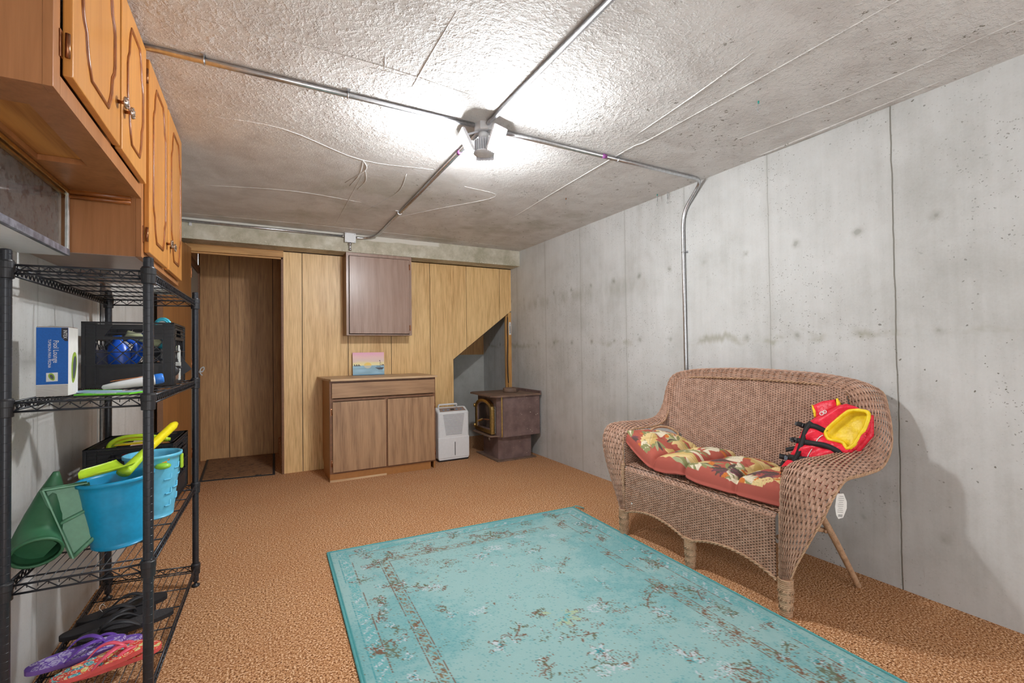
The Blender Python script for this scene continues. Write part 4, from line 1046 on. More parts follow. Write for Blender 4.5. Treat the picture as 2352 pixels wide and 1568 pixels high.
th_ = th_ - .035 * tuft - .030 * cre - .018 * cre2 - .012 * wr + .006 * (smoothnoise(H, W, (9, 20), 8) - .5)
rim = np.sqrt(np.clip(1 - (1 - np.clip(np.minimum(ex, ey) / .035, 0, 1)) ** 2, 0, 1))
lift = (1 - .5 * V_) * .135 * np.clip((U - .74) / .26, 0, 1) ** 1.3 + .02 * np.exp(-((U - .55) * Lc / .08) ** 2)
inset = .018 * (1 - rim)
X_ = 2.075 + V_ * Dc - .030 * np.sin(PI * U) ** .6 * (1 - V_) + .02 * cre * (1 - V_); Y_ = 1.262 + U * Lc
ztop = .462 + lift + (th_ * (.10 + .90 * rim)); zbot = .460 + lift + .012 * (1 - rim)
Ptop = np.stack([X_, Y_, ztop], -1); Pbot = np.stack([X_ , Y_, zbot], -1)
side_mask = (rim < .80); img[side_mask] = lin(172, 88, 76) * 1.0
N0 = H * W; idx = np.arange(N0).reshape(H, W)
Ft = np.stack([idx[:-1, :-1], idx[:-1, 1:], idx[1:, 1:], idx[1:, :-1]], -1).reshape(-1, 4); Fb = Ft[:, ::-1] + N0
loop = np.concatenate([idx[0, :-1], idx[:-1, -1], idx[-1, :0:-1], idx[:0:-1, 0]]); l2 = np.roll(loop, -1)
Fs = np.stack([l2, loop, loop + N0, l2 + N0], -1)
cu = thing('seat_cushion', 'long tufted brick-red cushion with tropical leaf print lying on the wicker loveseat', 'cushion')
M['cushion'] = print_mat('cushion_cloth', .85, 700, .35, .001, .08)
fast_mesh('cushion_cover', np.concatenate([Ptop.reshape(-1, 3), Pbot.reshape(-1, 3)]), np.concatenate([Ft, Fb, Fs]), M['cushion'], cu, True, np.concatenate([img.reshape(-1, 3), np.tile(lin(172, 88, 76), (N0, 1))]))
simple('brick_piping', 160, 78, 66, .8)
def ctop(u, v):
    i = int(np.clip(np.searchsorted(V_[:, 0], v), 0, H - 1)); j = int(np.clip(np.searchsorted(U[0], u), 0, W - 1)); return Ptop[i, j]
tb = MB()
for a in (.13, .38, .62, .87): p = ctop(a, .5); tb.sphere((p[0], p[1], p[2] + .002), (.011, .011, .005))
tb.build('tuft_button', M['brick_piping'], cu)
# care label hanging at the near end
tg = thing('paper_tag', 'white paper tag with fine print hanging off the near arm of the loveseat', 'tag', (2.20, 1.105, .50))
P = [(-.020, .055), (.012, .058), (.030, .025), (.032, -.005), (.018, -.045), (-.004, -.052), (-.016, -.035), (-.024, .0)]
MB().prism(P, 0, .0012, Rz(R(-22)) @ XZ @ Rz(R(-6))).build('tag_card', M['white2'], tg)
simple('ink', 120, 118, 116)
m = MB()
for k in range(9):
    z = .045 - k * .0085; w = .011 if k % 3 else .008; m.prism([(-w, z), (w + .004, z), (w + .004, z + .0015), (-w, z + .0015)], .0013, .0016, Rz(R(-22)) @ XZ @ Rz(R(-6)))
for k in range(8): m.prism([(-.006 + k * .0026, -.043), (-.0048 + k * .0026, -.043), (-.0048 + k * .0026, -.032), (-.006 + k * .0026, -.032)], .0013, .0016, Rz(R(-22)) @ XZ @ Rz(R(-6)))
m.build('fine_print', M['ink'], tg)
MB().tube(spline([(-.005, .0, .054), (0.01, .03, .085), (.02, .06, .10)], 5), .0012, 5).build('tag_string', M['white2'], tg)

# ================================================================ life vest
vn = np.array([-1, 0, .42]) / math.hypot(1, .42)
def vf(off=0.0):
    def f(a, b, h):
        a = np.asarray(a, float); b = np.asarray(b, float); h = np.asarray(h, float)
        P = np.stack([2.318 + .42 * (b - .5), a - .018, b - .004], 1); return P + (h + off)[:, None] * vn
    return f
lv = thing('life_vest', 'red child life vest with yellow lining and black straps propped on the loveseat', 'life vest')
g = G('red_nylon'); n = g.noise(g.co(), 22, 4, .6); M['red'] = g.out(g.mix(g.sm(n, .35, .65), srgb(222, 26, 50), srgb(238, 46, 70)), .42, 0, n, .6, .012, .4)
g = G('yellow_nylon'); n = g.noise(g.co(), 22, 4, .6); M['yellow'] = g.out(g.mix(g.sm(n, .35, .65), srgb(232, 196, 20), srgb(246, 216, 40)), .45, 0, n, .5, .012, .4)
def pil(name, poly, mat, thick, r, off, step=.006, back_=None, wob=.0, seed=0, ridge=None, parent=lv, label=None):
    V, F = pillow(poly, step, thick, r, vf(off), back_, wob, seed, ridge)
    return tag(MB().add(V, F, True).build(name, mat, parent), label)
flap = [(1.388, .899), (1.348, .924), (1.288, .939), (1.266, .905), (1.28, .877), (1.311, .853), (1.358, .831), (1.371, .861)]
fo = pil('collar_flap', flap, M['red'], .020, .035, -.012, back_=.012, wob=.003)
pil('collar_lining', [(1.284, .940), (1.276, .944), (1.254, .915), (1.262, .902), (1.273, .900)], M['yellow'], .010, .012, -.005, .004, parent=fo)
pil('collar_lining', [(1.390, .898), (1.384, .900), (1.356, .870), (1.352, .842), (1.364, .838), (1.374, .861)], M['yellow'], .009, .010, -.002, .004, parent=fo)
body = [(1.385, .807), (1.359, .834), (1.305, .874), (1.263, .906), (1.228, .919), (1.19, .911), (1.155, .895), (1.127, .882), (1.186, .890), (1.209, .880), (1.237, .851), (1.272, .806), (1.290, .776), (1.270, .744), (1.233, .743), (1.205, .738), (1.185, .716), (1.158, .738), (1.142, .784), (1.128, .825), (1.124, .879), (1.114, .838), (1.127, .774), (1.156, .724), (1.187, .684), (1.20, .636), (1.225, .58), (1.306, .548), (1.372, .534), (1.419, .543), (1.463, .559), (1.47, .58), (1.449, .615), (1.435, .648), (1.423, .688), (1.411, .731), (1.404, .77)]
# strap creases press into the foam
s1 = [(1.419, .792), (1.381, .788), (1.334, .79), (1.3, .781), (1.284, .773)]
s2 = [(1.426, .712), (1.419, .715), (1.365, .711), (1.331, .71), (1.273, .71), (1.237, .703), (1.208, .692), (1.190, .672)]
s3 = [(1.472, .624), (1.424, .63), (1.368, .63), (1.323, .635), (1.274, .635), (1.232, .630)]
svp = [(1.351, .808), (1.368, .772), (1.374, .706), (1.38, .655), (1.392, .612)]
def dpoly(V, P):
    d = np.full(len(V), 9.)
    for p, q in zip(P, P[1:]):
        p = np.array(p); q = np.array(q); e = q - p; t = np.clip(((V - p) @ e) / (e @ e), 0, 1); d = np.minimum(d, np.linalg.norm(V - p - t[:, None] * e, axis=1))
    return d
def rd(V): return sum(-.010 * np.exp(-(dpoly(V, s) / .013) ** 2) for s in (s2, s3)) - .006 * np.exp(-(dpoly(V, s1) / .012) ** 2) + .005 * np.sin(V[:, 1] * 95 + V[:, 0] * 60) * np.exp(-((V[:, 1] - .67) / .10) ** 2)
bo = pil('vest_body', body, M['red'], .040, .055, 0.0, .0065, .025, .004, 3, rd)
opening = [(1.290, .776), (1.273, .807), (1.238, .851), (1.210, .881), (1.186, .888), (1.16, .890), (1.125, .880), (1.129, .82), (1.143, .784), (1.159, .740), (1.185, .716), (1.205, .738), (1.233, .743), (1.270, .744)]
pil('armhole_lining', opening, M['yellow'], -.026, .05, .010, .006, .046, .0015, 5, label='yellow hollow inner lining')
lip = MB(); LP = [vf(.013)(np.array([p[0]]), np.array([p[1]]), np.array([0.]))[0] for p in opening]
lip.tube(spline(LP, 4, closed=True), .009, 8, closed=True).build('lining_rim', M['yellow'], lv)
pil('back_panel', [(1.30, .80), (1.24, .90), (1.13, .89), (1.115, .80), (1.17, .70), (1.21, .62), (1.34, .56), (1.44, .56), (1.40, .70)], M['red'], .016, .03, -.045, .008)
def ribbon(pts, w, off, name, mat, parent, t=.0014, on_body=True, lab=None):
    P = spline([(p[0], p[1], 0) for p in pts], 8); A = np.array([p[:2] for p in P])
    Tn = np.gradient(A, axis=0); Tn /= np.linalg.norm(Tn, axis=1)[:, None] + 1e-9; Nn = np.stack([-Tn[:, 1], Tn[:, 0]], 1)
    d = np.minimum(1, dpoly(A, body + [body[0]]) / .05) if on_body else 0 * A[:, 0]
    h = (.033 * np.sqrt(np.clip(1 - (1 - d) ** 2, 0, 1)) if on_body else 0 * A[:, 0]) + off
    f = vf(0); a = f(A[:, 0] + Nn[:, 0] * w, A[:, 1] + Nn[:, 1] * w, h); b = f(A[:, 0] - Nn[:, 0] * w, A[:, 1] - Nn[:, 1] * w, h)
    V = np.concatenate([a, b, a - vn * t * 2, b - vn * t * 2]); n = len(A); F = []
    for i in range(n - 1):
        F += [(i, i + 1, n + i + 1, n + i), (2 * n + i, 3 * n + i, 3 * n + i + 1, 2 * n + i + 1), (i, 2 * n + i, 2 * n + i + 1, i + 1), (n + i, n + i + 1, 3 * n + i + 1, 3 * n + i)]
    return tag(MB().add(V, F, True).build(name, mat, parent), lab)
for s in (s1, s2, s3): ribbon(s, .0115, .008, 'strap', M['webbing'], lv)
ribbon(svp, .0115, .0105, 'strap', M['webbing'], lv)
ribbon([(1.468, .612), (1.48, .565), (1.497, .508)], .010, -.006, 'strap', M['webbing'], lv, on_body=False)
ribbon([(1.474, .666), (1.45, .676), (1.424, .684)], .010, -.010, 'strap', M['webbing'], lv, on_body=False)
ribbon([(1.292, .757), (1.304, .737), (1.316, .699), (1.331, .66), (1.339, .619), (1.354, .577), (1.362, .548)], .0016, .0065, 'piping', M['white2'], lv, lab='cream piping')
ribbon([(1.463, .562), (1.43, .549), (1.372, .540), (1.32, .552)], .0018, .004, 'hem_piping', M['yellow'], lv)
simple('buckle_grey', 96, 108, 122, .35)
for (y, z, a, ma) in ((1.458, .624, .05, 'buckle_grey'), (1.424, .714, .1, 'rubber'), (1.416, .793, .1, 'rubber')):
    p = vf(.020)(np.array([y]), np.array([z]), np.array([0.]))[0]
    q = Matrix.Translation(p) @ Matrix(((vn[2], 0, vn[0], 0), (0, -1, 0, 0), (-vn[0], 0, vn[2], 0), (0, 0, 0, 1))) @ Rz(PI / 2 + a)
    MB().box((-.015, -.012, -.004), (.015, .012, .005), .003, q).box((-.022, -.009, -.002), (.022, .009, .003), .001, q).build('buckle', M[ma], lv)
# emblem: white ring with inner curls
em = MB(); ec = (1.305, .857)
def ep(a, b, h=.0395): return vf(0)(np.array([ec[0] - a]), np.array([ec[1] + b]), np.array([h]))[0]
for cx, cy, r in ((-.0055, -.004, .0085), (.0065, .004, .0075)):
    em.tube([ep(cx + r * math.cos(t), cy + r * math.sin(t), .040) for t in np.linspace(0, 2 * PI, 20)[:-1]], .0022, 5, closed=True, flat=.5)
em.tube([ep(-.007, -.004), ep(-.003, .001), ep(.002, -.001), ep(.007, .005)], .0018, 5)
em.build('emblem', M['white2'], lv, 'white ring emblem')

# ================================================================ wire shelf rack
rk = thing('shelf_rack', 'black four-tier wire shelving rack with ringed posts along the left wall', 'rack')
CN = [(-.326, 1.90), (-.668, 1.92), (-.668, 2.97), (-.303, 2.90)]   # near right, near left, far left, far right
def rl(u, v):   # u 0 right .. 1 left, v 0 near .. 1 far
    a = Vector(CN[0]).lerp(Vector(CN[1]), u); b = Vector(CN[3]).lerp(Vector(CN[2]), u); return a.lerp(b, v)
ZS = [1.470, 1.058, .520, .105]
for (x, y) in CN:
    prof = [(0.0140, .028)]; z = .028
    while z < 1.50:
        prof += [(0.0143, z + .0004), (0.0143, z + .0240), (0.0138, z + .0245), (0.0138, z + .0252)]; z += .0254
    prof += [(0.0143, 1.503), (0.0143, 1.512), (.0120, 1.516)]
    p = MB().lathe(prof, 28, T(x, y, 0), smooth=False).build('post', M['black_metal'], rk)
    MB().lathe([(.017, 0), (.019, .004), (.019, .010), (.008, .014), (.006, .03)], 14, T(x, y, 0)).build('levelling_foot', M['black'], p)
for z in ZS:
    sh = None
    fr = MB(); zb = z - .026
    for i in range(4):
        a = Vector((*CN[i], z)); b = Vector((*CN[(i + 1) % 4], z)); d = (b - a).normalized(); a1 = a + d * .014; b1 = b - d * .014
        fr.tube([a1, b1], .0036, 6); fr.tube([a1 - Vector((0, 0, .026)), b1 - Vector((0, 0, .026))], .0034, 6)
        L = (b1 - a1).length; n = int(L / (.052 if i % 2 == 0 else .030)); zz = []
        for k in range(n * 2 + 1): q = a1.lerp(b1, (k + .3) / (n * 2 + .6)); zz.append(q - Vector((0, 0, .003 if k % 2 else .023)))
        fr.tube(zz, .0022, 5)
    sh = fr.build('wire_shelf', M['black_metal'], rk)
    cr = MB()
    for v in np.linspace(.07, .93, 6): a = rl(0, v); b = rl(1, v); cr.tube([(a.x, a.y, z - .006), (b.x, b.y, z - .006)], .0030, 6)
    cr.build('cross_wires', M['black_metal'], sh)
    lw = MB()
    for u in np.linspace(.075, .925, 13):
        a = rl(u, .0); b = rl(u, 1); lw.tube([(a.x, a.y, z - .012), (a.x, a.y + .002, z - .001), (b.x, b.y - .002, z - .001), (b.x, b.y, z - .012)], .0014, 5)
    lw.build('deck_wires', M['black_metal'], sh)
    for (x, y) in CN: MB().lathe([(.0147, -.042), (.0195, -.040), (.0200, -.012), (.0213, -.010), (.0213, .008), (.0190, .010), (.0178, .014), (.0147, .014)], 28, T(x, y, z), smooth=False).build('collar_sleeve', M['black'], sh)

# ================================================================ milk crates
def crate(label, x, y, z, rz, w=.325, d=.325, h=.277):
    c = thing('milk_crate', label, 'crate', (x, y, z), rz, 'milk crates on the rack')
    def wall(Wd, Mx):
        m = MB(); e = .042; t = .005
        def bar(u0, u1, z0, z1, th=.010): m.box((u0, -th, z0), (u1, 0, z1), 0, Mx)
        bar(0, e, 0, h, .006); bar(Wd - e, Wd, 0, h, .006)
        for zz in (h, h - .014, h - .028, h - .046, h - .062): m.box((0, -.012, zz - .0025), (Wd, -.004, zz), 0, Mx)
        m.box((0, -.012, h - .008), (Wd, 0, h), 0, Mx)
        for u in (e, Wd - e, 0.001, Wd - .004): m.box((u, -.012, 0), (u + .003, 0, h), 0, Mx)
        X2 = Mx @ XZ
        hz0, hz1 = h - .062, h - .028; cu_ = Wd / 2
        m.prism([(e, h - .072), (cu_ - .085, h - .072), (cu_ - .085, hz0), (cu_ - .052, h - .010), (e, h - .010)], 0.001, .006, X2)
        m.prism([(Wd - e, h - .072), (Wd - e, h - .010), (cu_ + .052, h - .010), (cu_ + .085, hz0), (cu_ + .085, h - .072)], 0.001, .006, X2)
        m.prism([(cu_ - .06, hz1), (cu_ + .06, hz1), (cu_ + .052, h - .010), (cu_ - .052, h - .010)], 0.001, .006, X2)
        m.box((e, -.010, h - .075), (Wd - e, 0, h - .062), 0, Mx)
        z0, z1 = .095, h - .075
        for zz in (z0, (z0 + z1) / 2, ): m.box((0, -.011, zz - .002), (Wd, -.003, zz + .002), 0, Mx)
        H_ = z1 - z0; n = 5; s = (Wd - 2 * e) / n
        for sg in (1, -1):
            for k in range(-3, n + 3):
                u0, v0 = e + k * s, z0; u1, v1 = u0 + sg * H_ * .95, z1
                # clip to the window
                pa, pb = [u0, v0], [u1, v1]; lo, hi = e, Wd - e
                def cutp(p, q, u): t_ = (u - p[0]) / (q[0] - p[0]); return [u, p[1] + t_ * (q[1] - p[1])]
                if max(pa[0], pb[0]) <= lo or min(pa[0], pb[0]) >= hi: continue
                if pa[0] < lo: pa = cutp(pa, pb, lo)
                if pb[0] < lo: pb = cutp(pa, pb, lo)
                if pa[0] > hi: pa = cutp(pa, pb, hi)
                if pb[0] > hi: pb = cutp(pa, pb, hi)
                m.tube([(pa[0], -.005, pa[1]), (pb[0], -.005, pb[1])], .0022, 4, M=Mx, smooth=False)
        m.box((e, -.006, .012), (Wd - e, -.002, z0), 0, Mx); m.box((e - .004, -.010, .0), (Wd - e + .004, 0, .012), 0, Mx)
        m.box((e + .014, -.008, .020), (Wd - e - .014, -.005, z0 - .012), 0, Mx)
        return m
    wall(w, T(-w / 2, -d / 2 + .012, 0)).build('crate_wall', M['black'], c)
    wall(w, Rz(PI) @ T(-w / 2, -d / 2 + .012, 0)).build('crate_wall', M['black'], c)
    wall(d, Rz(PI / 2) @ T(-d / 2, -w / 2 + .012, 0)).build('crate_wall', M['black'], c)
    wall(d, Rz(-PI / 2) @ T(-d / 2, -w / 2 + .012, 0)).build('crate_wall', M['black'], c)
    b = MB().box((-w / 2 + .008, -d / 2 + .008, .002), (w / 2 - .008, d / 2 - .008, .006))
    b.build('crate_floor', M['black'], c)
    return c
cA_ = crate('black milk crate on the second shelf holding swim gear', -.502, 2.725, 1.060, R(1), .312, .40)
simple('label_paper', 232, 228, 222, .7)
simple('label_brown', 120, 92, 76, .6)
lb = MB().box((.1525, -.130, .022), (.1545, -.04, .086)).build('brown_sticker', M['label_brown'], cA_)
m = MB()
for k, (a, b) in enumerate(((-.085, -.055), (-.10, -.035), (-.092, -.04))):
    for q in np.arange(a, b, .0062): m.box((.1546, q - .02, .068 - k * .012), (.1552, q - .0155, .075 - k * .012))
m.build('label_print', M['label_paper'], lb)
cB_ = crate('black milk crate on the third shelf full of sand toys', -.500, 2.752, .522, R(-1.5), .312, .38)

# contents of the upper crate
simple('jug_blue', 36, 96, 214, .3); simple('grey_lilac', 108, 112, 140, .4); simple('cyan', 70, 190, 214, .3); simple('pale_lime', 204, 210, 170, .35); simple('clear_grey', 186, 188, 184, .3)
z0 = 1.070
j = thing('plastic_jug', 'blue plastic jug seen through the lattice of the upper crate', 'jug', (-.545, 2.625, z0 + .002))
MB().lathe([(.030, 0), (.040, .006), (.042, .12), (.036, .165), (.018, .185), (.017, .21)], 18, Ry(R(-4)) @ Matrix.Diagonal((1, .8, 1, 1))).build('jug_body', M['jug_blue'], j)
MB().tube(spline([(.020, 0, .19), (.048, 0, .17), (.052, 0, .12), (.038, 0, .10)], 5), .008, 8).build('jug_handle', M['jug_blue'], j)
j = thing('snorkel_bag', 'grey-lilac rounded plastic bucket at left inside the upper crate', 'bucket', (-.610, 2.70, z0))
MB().lathe([(.02, 0), (.045, .004), (.052, .15), (.050, .15), (.044, .01)], 20, cap=False).build('bucket_body', M['grey_lilac'], j)
j.name = 'small_bucket'
j = thing('swim_goggles', 'black goggles with pale buckle behind the lattice of the upper crate', 'goggles', (-.40, 2.60, z0 + .002))
MB().sphere((-.035, 0, .045), (.034, .022, .030)).sphere((.035, .0, .050), (.034, .022, .030)).build('lens_cups', M['rubber'], j)
MB().tube(spline([(-.07, .01, .05), (-.05, .09, .09), (.03, .10, .10), (.07, .02, .06)], 6), .007, 6, flat=.4).build('strap', M['rubber'], j)
MB().box((.052, -.012, .07), (.074, .002, .088), .003).build('strap_buckle', M['clear_grey'], j)
j = thing('plastic_tube', 'pale lime tube with cyan ring slanting inside the upper crate', 'tube', (-.46, 2.66, z0))
MB().tube([(-.07, -.03, .22), (.10, .03, .155)], .017, 14).build('tube_body', M['pale_lime'], j)
MB().tube([(.045, .012, .176), (.058, .016, .171)], .021, 14).build('tube_ring', M['cyan'], j)
j = thing('drink_can', 'blue and white printed can poking out at the left of the upper crate', 'can', (-.60, 2.80, z0))
MB().lathe([(.024, 0), (.027, .004), (.027, .236), (.024, .24)], 18, T(.02, 0, .03) @ Ry(R(28)) @ T(0, 0, .0)).build('can_body', M['jug_blue'], j)
cm_ = T(.02, 0, .03) @ Ry(R(28)); m = MB()
for k in range(7): m.tube([(.0275 * math.cos(a), .0275 * math.sin(a), .215 + .012 * math.sin(k * 2 + a * 3)) for a in np.linspace(k * .9, k * .9 + .7, 5)], .002, 4, M=cm_)
m.lathe([(.0275, .232), (.0275, .239)], 18, cm_, cap=False).build('can_print', M['white'], j)
j = thing('diving_mask', 'clear cyan-rimmed mask rising above the upper crate rim', 'mask', (-.415, 2.73, z0 + .215))
ringp = [(.030 * math.cos(a), .012, .045 + .036 * math.sin(a)) for a in np.linspace(0, 2 * PI, 22)[:-1]]
MB().tube(ringp, .007, 8, closed=True).tube([(p[0] * .8, -.006, .045 + (p[2] - .045) * .8) for p in ringp], .004, 6, closed=True).build('mask_rim', M['cyan'], j)
MB().prism([(.026 * math.cos(a), .045 + .031 * math.sin(a)) for a in np.linspace(0, 2 * PI, 20)[:-1]], -.010, -.006, XZ).build('mask_lens', M['clear_grey'], j)
j = thing('swim_fin', 'black rubber blade sticking up from the right of the upper crate', 'fin', (-.375, 2.80, z0 + .01))
V = MB().prism([(-.035, 0), (.035, 0), (.045, .22), (-.045, .22)], -.004, .004, T(.04, 0, .02) @ Ry(R(-38)) @ XZ); V.build('fin_blade', M['rubber'], j)
MB().tube([(.02, -.006, .09), (-.03, -.006, .15)], .006, 6).build('fin_rib', M['rubber'], j)
j = thing('folded_tarp', 'pale grey folded sheet lining the right side of the upper crate', 'sheet', (-.40, 2.74, z0))
MB().box((-.02, -.03, .0), (.055, -.015, .17), .006).box((-.02, -.012, .0), (.055, .004, .15), .006).build('sheet_fold', M['clear_grey'], j)

# box, packet and bottle on the second shelf
bx = thing('cardboard_box', 'blue and white pool-lounge box standing on the second shelf', 'box', (-.628, 2.185, 1.0595), R(2)); bx.scale = (.88, 1, 1.06)
M['box_blue'] = plain('printed_blue', srgb(14, 98, 186), .45, 0, .06, 200, .05)
MB().box((-.046, -.055, 0), (.046, .055, .222), .0015).build('carton', M['white2'], bx)
MB().box((-.0455, -.0560, .038), (.0455, -.0545, .2205)).build('blue_front', M['box_blue'], bx, 'blue printed front')
simple('carton_brown', 120, 92, 70, .8); MB().box((-.045, -.054, .2215), (.045, .054, .2235), .0005).build('box_flap', M['carton_brown'], bx)
simple('navy_tab', 44, 40, 52)
MB().prism([(.026, .2195), (.045, .2195), (.045, .177), (.036, .177), (.026, .190)], .0562, .0567, XZ).build('brand_tab', M['navy_tab'], bx)
FR = Matrix(((1, 0, 0, 0), (0, 0, -1, -.0572), (0, 1, 0, 0), (0, 0, 0, 1)))
text('INTEX', .0155, M['white'], T(.0365, 0, .199) @ FR @ Rz(-PI / 2) , bx, font_w=.62)
text('Pool Lounge', .0225, M['white'], T(.010, 0, .143) @ FR @ Rz(-PI / 2), bx, font_w=.64)
text('TUMBONA PARA PISCINA', .0120, M['white'], T(-.008, 0, .137) @ FR @ Rz(-PI / 2), bx, font_w=.66)
MB().prism([(-.017, .047), (.016, .048), (.016, .076), (-.017, .075)], .0562, .0567, XZ).build('picture_tile', M['white'], bx)
simple('float_green', 150, 180, 60); simple('float_grey', 84, 88, 96); simple('fur_brown', 90, 60, 40)
e = [(.011 * math.cos(a) * (1 + .2 * math.sin(a)), .0115 * math.sin(a)) for a in np.linspace(0, 2 * PI, 20)[:-1]]
rot = Rz(R(28))
MB().prism([(rot @ Vector((a * .75, b * 1.1, 0)))[:2] for a, b in e], .0568, .0572, T(-.001, 0, .062) @ XZ).build('float_picture', M['float_green'], bx)
MB().prism([(rot @ Vector((a * .42, b * .7, 0)))[:2] for a, b in e], .0573, .0577, T(-.001, 0, .062) @ XZ).build('float_picture', M['float_grey'], bx)
m = MB()
for k in range(7): m.box((-.045, -.0558, .004 + k * .0048), (.045, -.0553, .0052 + k * .0048))
m.build('small_print', M['ink'], bx)
SD = Matrix(((0, 0, 1, .0462), (1, 0, 0, 0), (0, 1, 0, 0), (0, 0, 0, 1)))
MB().prism([(a * 2.6, b * 4.6) for a, b in e], 0, .0006, SD @ T(.006, .09, 0) @ Rz(R(-14))).build('side_picture', M['float_green'], bx)
MB().prism([(a * 1.5, b * 3.4) for a, b in e], .0007, .0012, SD @ T(.008, .09, 0) @ Rz(R(-14))).build('side_picture', M['float_grey'], bx)
simple('pack_green', 110, 214, 50, .3); simple('pack_blue', 168, 198, 226, .3)
pk = thing('toy_packet', 'lime green and pale blue flat plastic packet at front of second shelf', 'packet', (-.46, 2.10, 1.061), R(-20))
MB().box((-.085, -.055, 0), (.085, .055, .005), .002).build('packet_body', M['pack_green'], pk)
MB().box((-.080, -.018, .0045), (.070, .050, .0062), .0008).build('packet_picture', M['pack_blue'], pk)
text('plastic handle', .0135, M['white'], T(.0, -.030, .0054), pk, font_w=.85); text('& wax included', .0135, M['white'], T(.0, -.044, .0054), pk, font_w=.85)
pk2 = thing('toy_packet', 'pale blue flat packet with green top edge beside the cardboard box', 'packet', (-.555, 2.245, 1.061), R(-38))
MB().box((-.080, -.040, 0), (.080, .050, .004), .0015).build('packet_body', M['pack_blue'], pk2)
MB().box((-.080, .036, .0038), (.080, .050, .005), .0005).build('green_edge', M['pack_green'], pk2)
bt = thing('sunscreen_bottle', 'white squeeze bottle with blue cap lying on the second shelf', 'bottle', (-.46, 2.34, 1.084))
bm_ = Rz(R(16)) @ Ry(R(82))
prof = [(.003, -.085), (.0085, -.08), (.0155, -.03), (.0205, .04), (.022, .07), (.0215, .078), (.016, .08)]
MB().lathe(prof, 20, bm_ @ Matrix.Diagonal((1, 1, 1, 1))).build('bottle_body', M['white'], bt)
simple('cap_blue', 54, 128, 226, .3); simple('orange', 240, 140, 50, .4)
MB().lathe([(.019, .078), (.021, .080), (.021, .104), (.018, .108)], 20, bm_).build('cap', M['cap_blue'], bt)
MB().prism([(-.06, -.006), (.06, -.012), (.06, .0), (-.05, .003)], 0, .0012, Rz(R(16)) @ T(.0, .0, .0185) @ Ry(R(-8))).build('orange_print', M['orange'], bt)
mn = thing('white_tray', 'small flat white tray on the top shelf under the tall cabinet', 'tray', (-.385, 2.55, 1.4715), R(-6))
MB().box((-.05, -.10, 0), (.05, .10, .018), .006).build('tray_body', M['white'], mn)
MB().box((-.042, -.092, .016), (.042, .092, .020), .003).build('tray_lid', M['white2'], mn)

# ================================================================ third shelf: buckets, shovel, scoops
simple('aqua', 26, 156, 206, .35); simple('aqua2', 104, 196, 230, .35); simple('lime', 190, 226, 50, .35); simple('lime2', 150, 214, 60, .35); simple('toy_yellow', 244, 226, 20, .35); simple('toy_red', 220, 50, 44, .4); simple('toy_orange', 240, 148, 44, .4); simple('green_d', 52, 106, 72, .45); simple('green_l', 104, 158, 126, .45); simple('toy_navy', 20, 60, 92, .4)
def bucket(label, x, y, r0, r1, h, mat, tilt=(0, 0), name='sand_bucket', blocks=False):
    b = thing(name, label, 'bucket', (x, y, .5205)); b.rotation_euler = (tilt[0], tilt[1], 0)
    p = [(r0 * .9, 0), (r0, .006)]
    n = 14
    for k in range(n + 1):
        t = k / n; r = r0 + (r1 - r0) * t
        z = .006 + (h - .020) * t
        p.append((r + (.0015 if k in (3, 4, 9, 10) else 0), z))
    p += [(r1 + .007, h - .012), (r1 + .008, h), (r1 + .001, h + .001), (r1 - .003, h - .012), (r0 - .003, .009), (.001, .008)]
    MB().lathe(p, 36, cap=False).build('bucket_body', mat, b)
    return b
b1 = bucket('nearer blue sand bucket with white handle end on third shelf', -.450, 2.155, .080, .104, .240, M['aqua'], (0, R(-3)))
MB().lathe([(.012, 0), (.012, .006), (.006, .008)], 14, T(-.098, -.030, .205) @ Ry(-PI / 2)).tube(spline([(-.104, -.030, .205), (-.108, -.025, .17), (-.100, -.02, .145), (-.09, -.035, .12)], 5), .005, 8, flat=.6).build('bucket_handle', M['white'], b1)
b2 = bucket('farther pale blue castle bucket behind the front bucket on third shelf', -.402, 2.435, .070, .094, .262, M['aqua2'], (0, 0), blocks=True)
for (a, z, w) in ((-.5, .20, .3), (-.2, .17, .3), (-.5, .12, .34), (-.25, .07, .26), (-.9, .05, .3), (-1.0, .16, .34), (-.9, .10, .3)):
    rr = .0725 + (.024) * z / .26; P = []
    for t in np.linspace(0, 1, 6): P.append((rr * math.cos(a + w * t), rr * math.sin(a + w * t), z))
    P += [((rr + .001) * math.cos(a + w), (rr + .001) * math.sin(a + w), z + .022)]
    MB().tube(P, .0032, 5).build('moulded_block', M['aqua2'], b2)
MB().box((.094, -.012, .19), (.104, .012, .25), .004).build('handle_lug', M['lime'], b2)
sh = thing('toy_shovel', 'lime green toy shovel with yellow grip lying across the sand buckets', 'shovel')
P = spline([(-.327, 2.45, .898), (-.36, 2.35, .862), (-.394, 2.25, .826), (-.418, 2.18, .795), (-.436, 2.13, .775)], 5)
MB().tube(P[:10], [.011] + [.0165] * 8 + [.016], 14).build('shovel_grip', M['toy_yellow'], sh)
MB().tube(P[9:], [.0155 + .0008 * k for k in range(len(P) - 9)], 14, flat=.7).build('shovel_shaft', M['lime'], sh)
def blade(u, v):
    w = .058 * (1 - .25 * v ** 2); a = (u - .5) * 2
    return (a * w, v * .135, .018 * a * a + .010 * v * v + .004)
V = []; F = []; nu, nv = 13, 12
for k in (0, 1):
    for jv in range(nv):
        for iu in range(nu):
            v = jv / (nv - 1); u = iu / (nu - 1)
            if v > .75: u = .5 + (u - .5) * math.sqrt(max(.02, 1 - ((v - .75) / .25) ** 2))
            x, y, z = blade(u, v); V.append((x, y, z - .0025 * k))
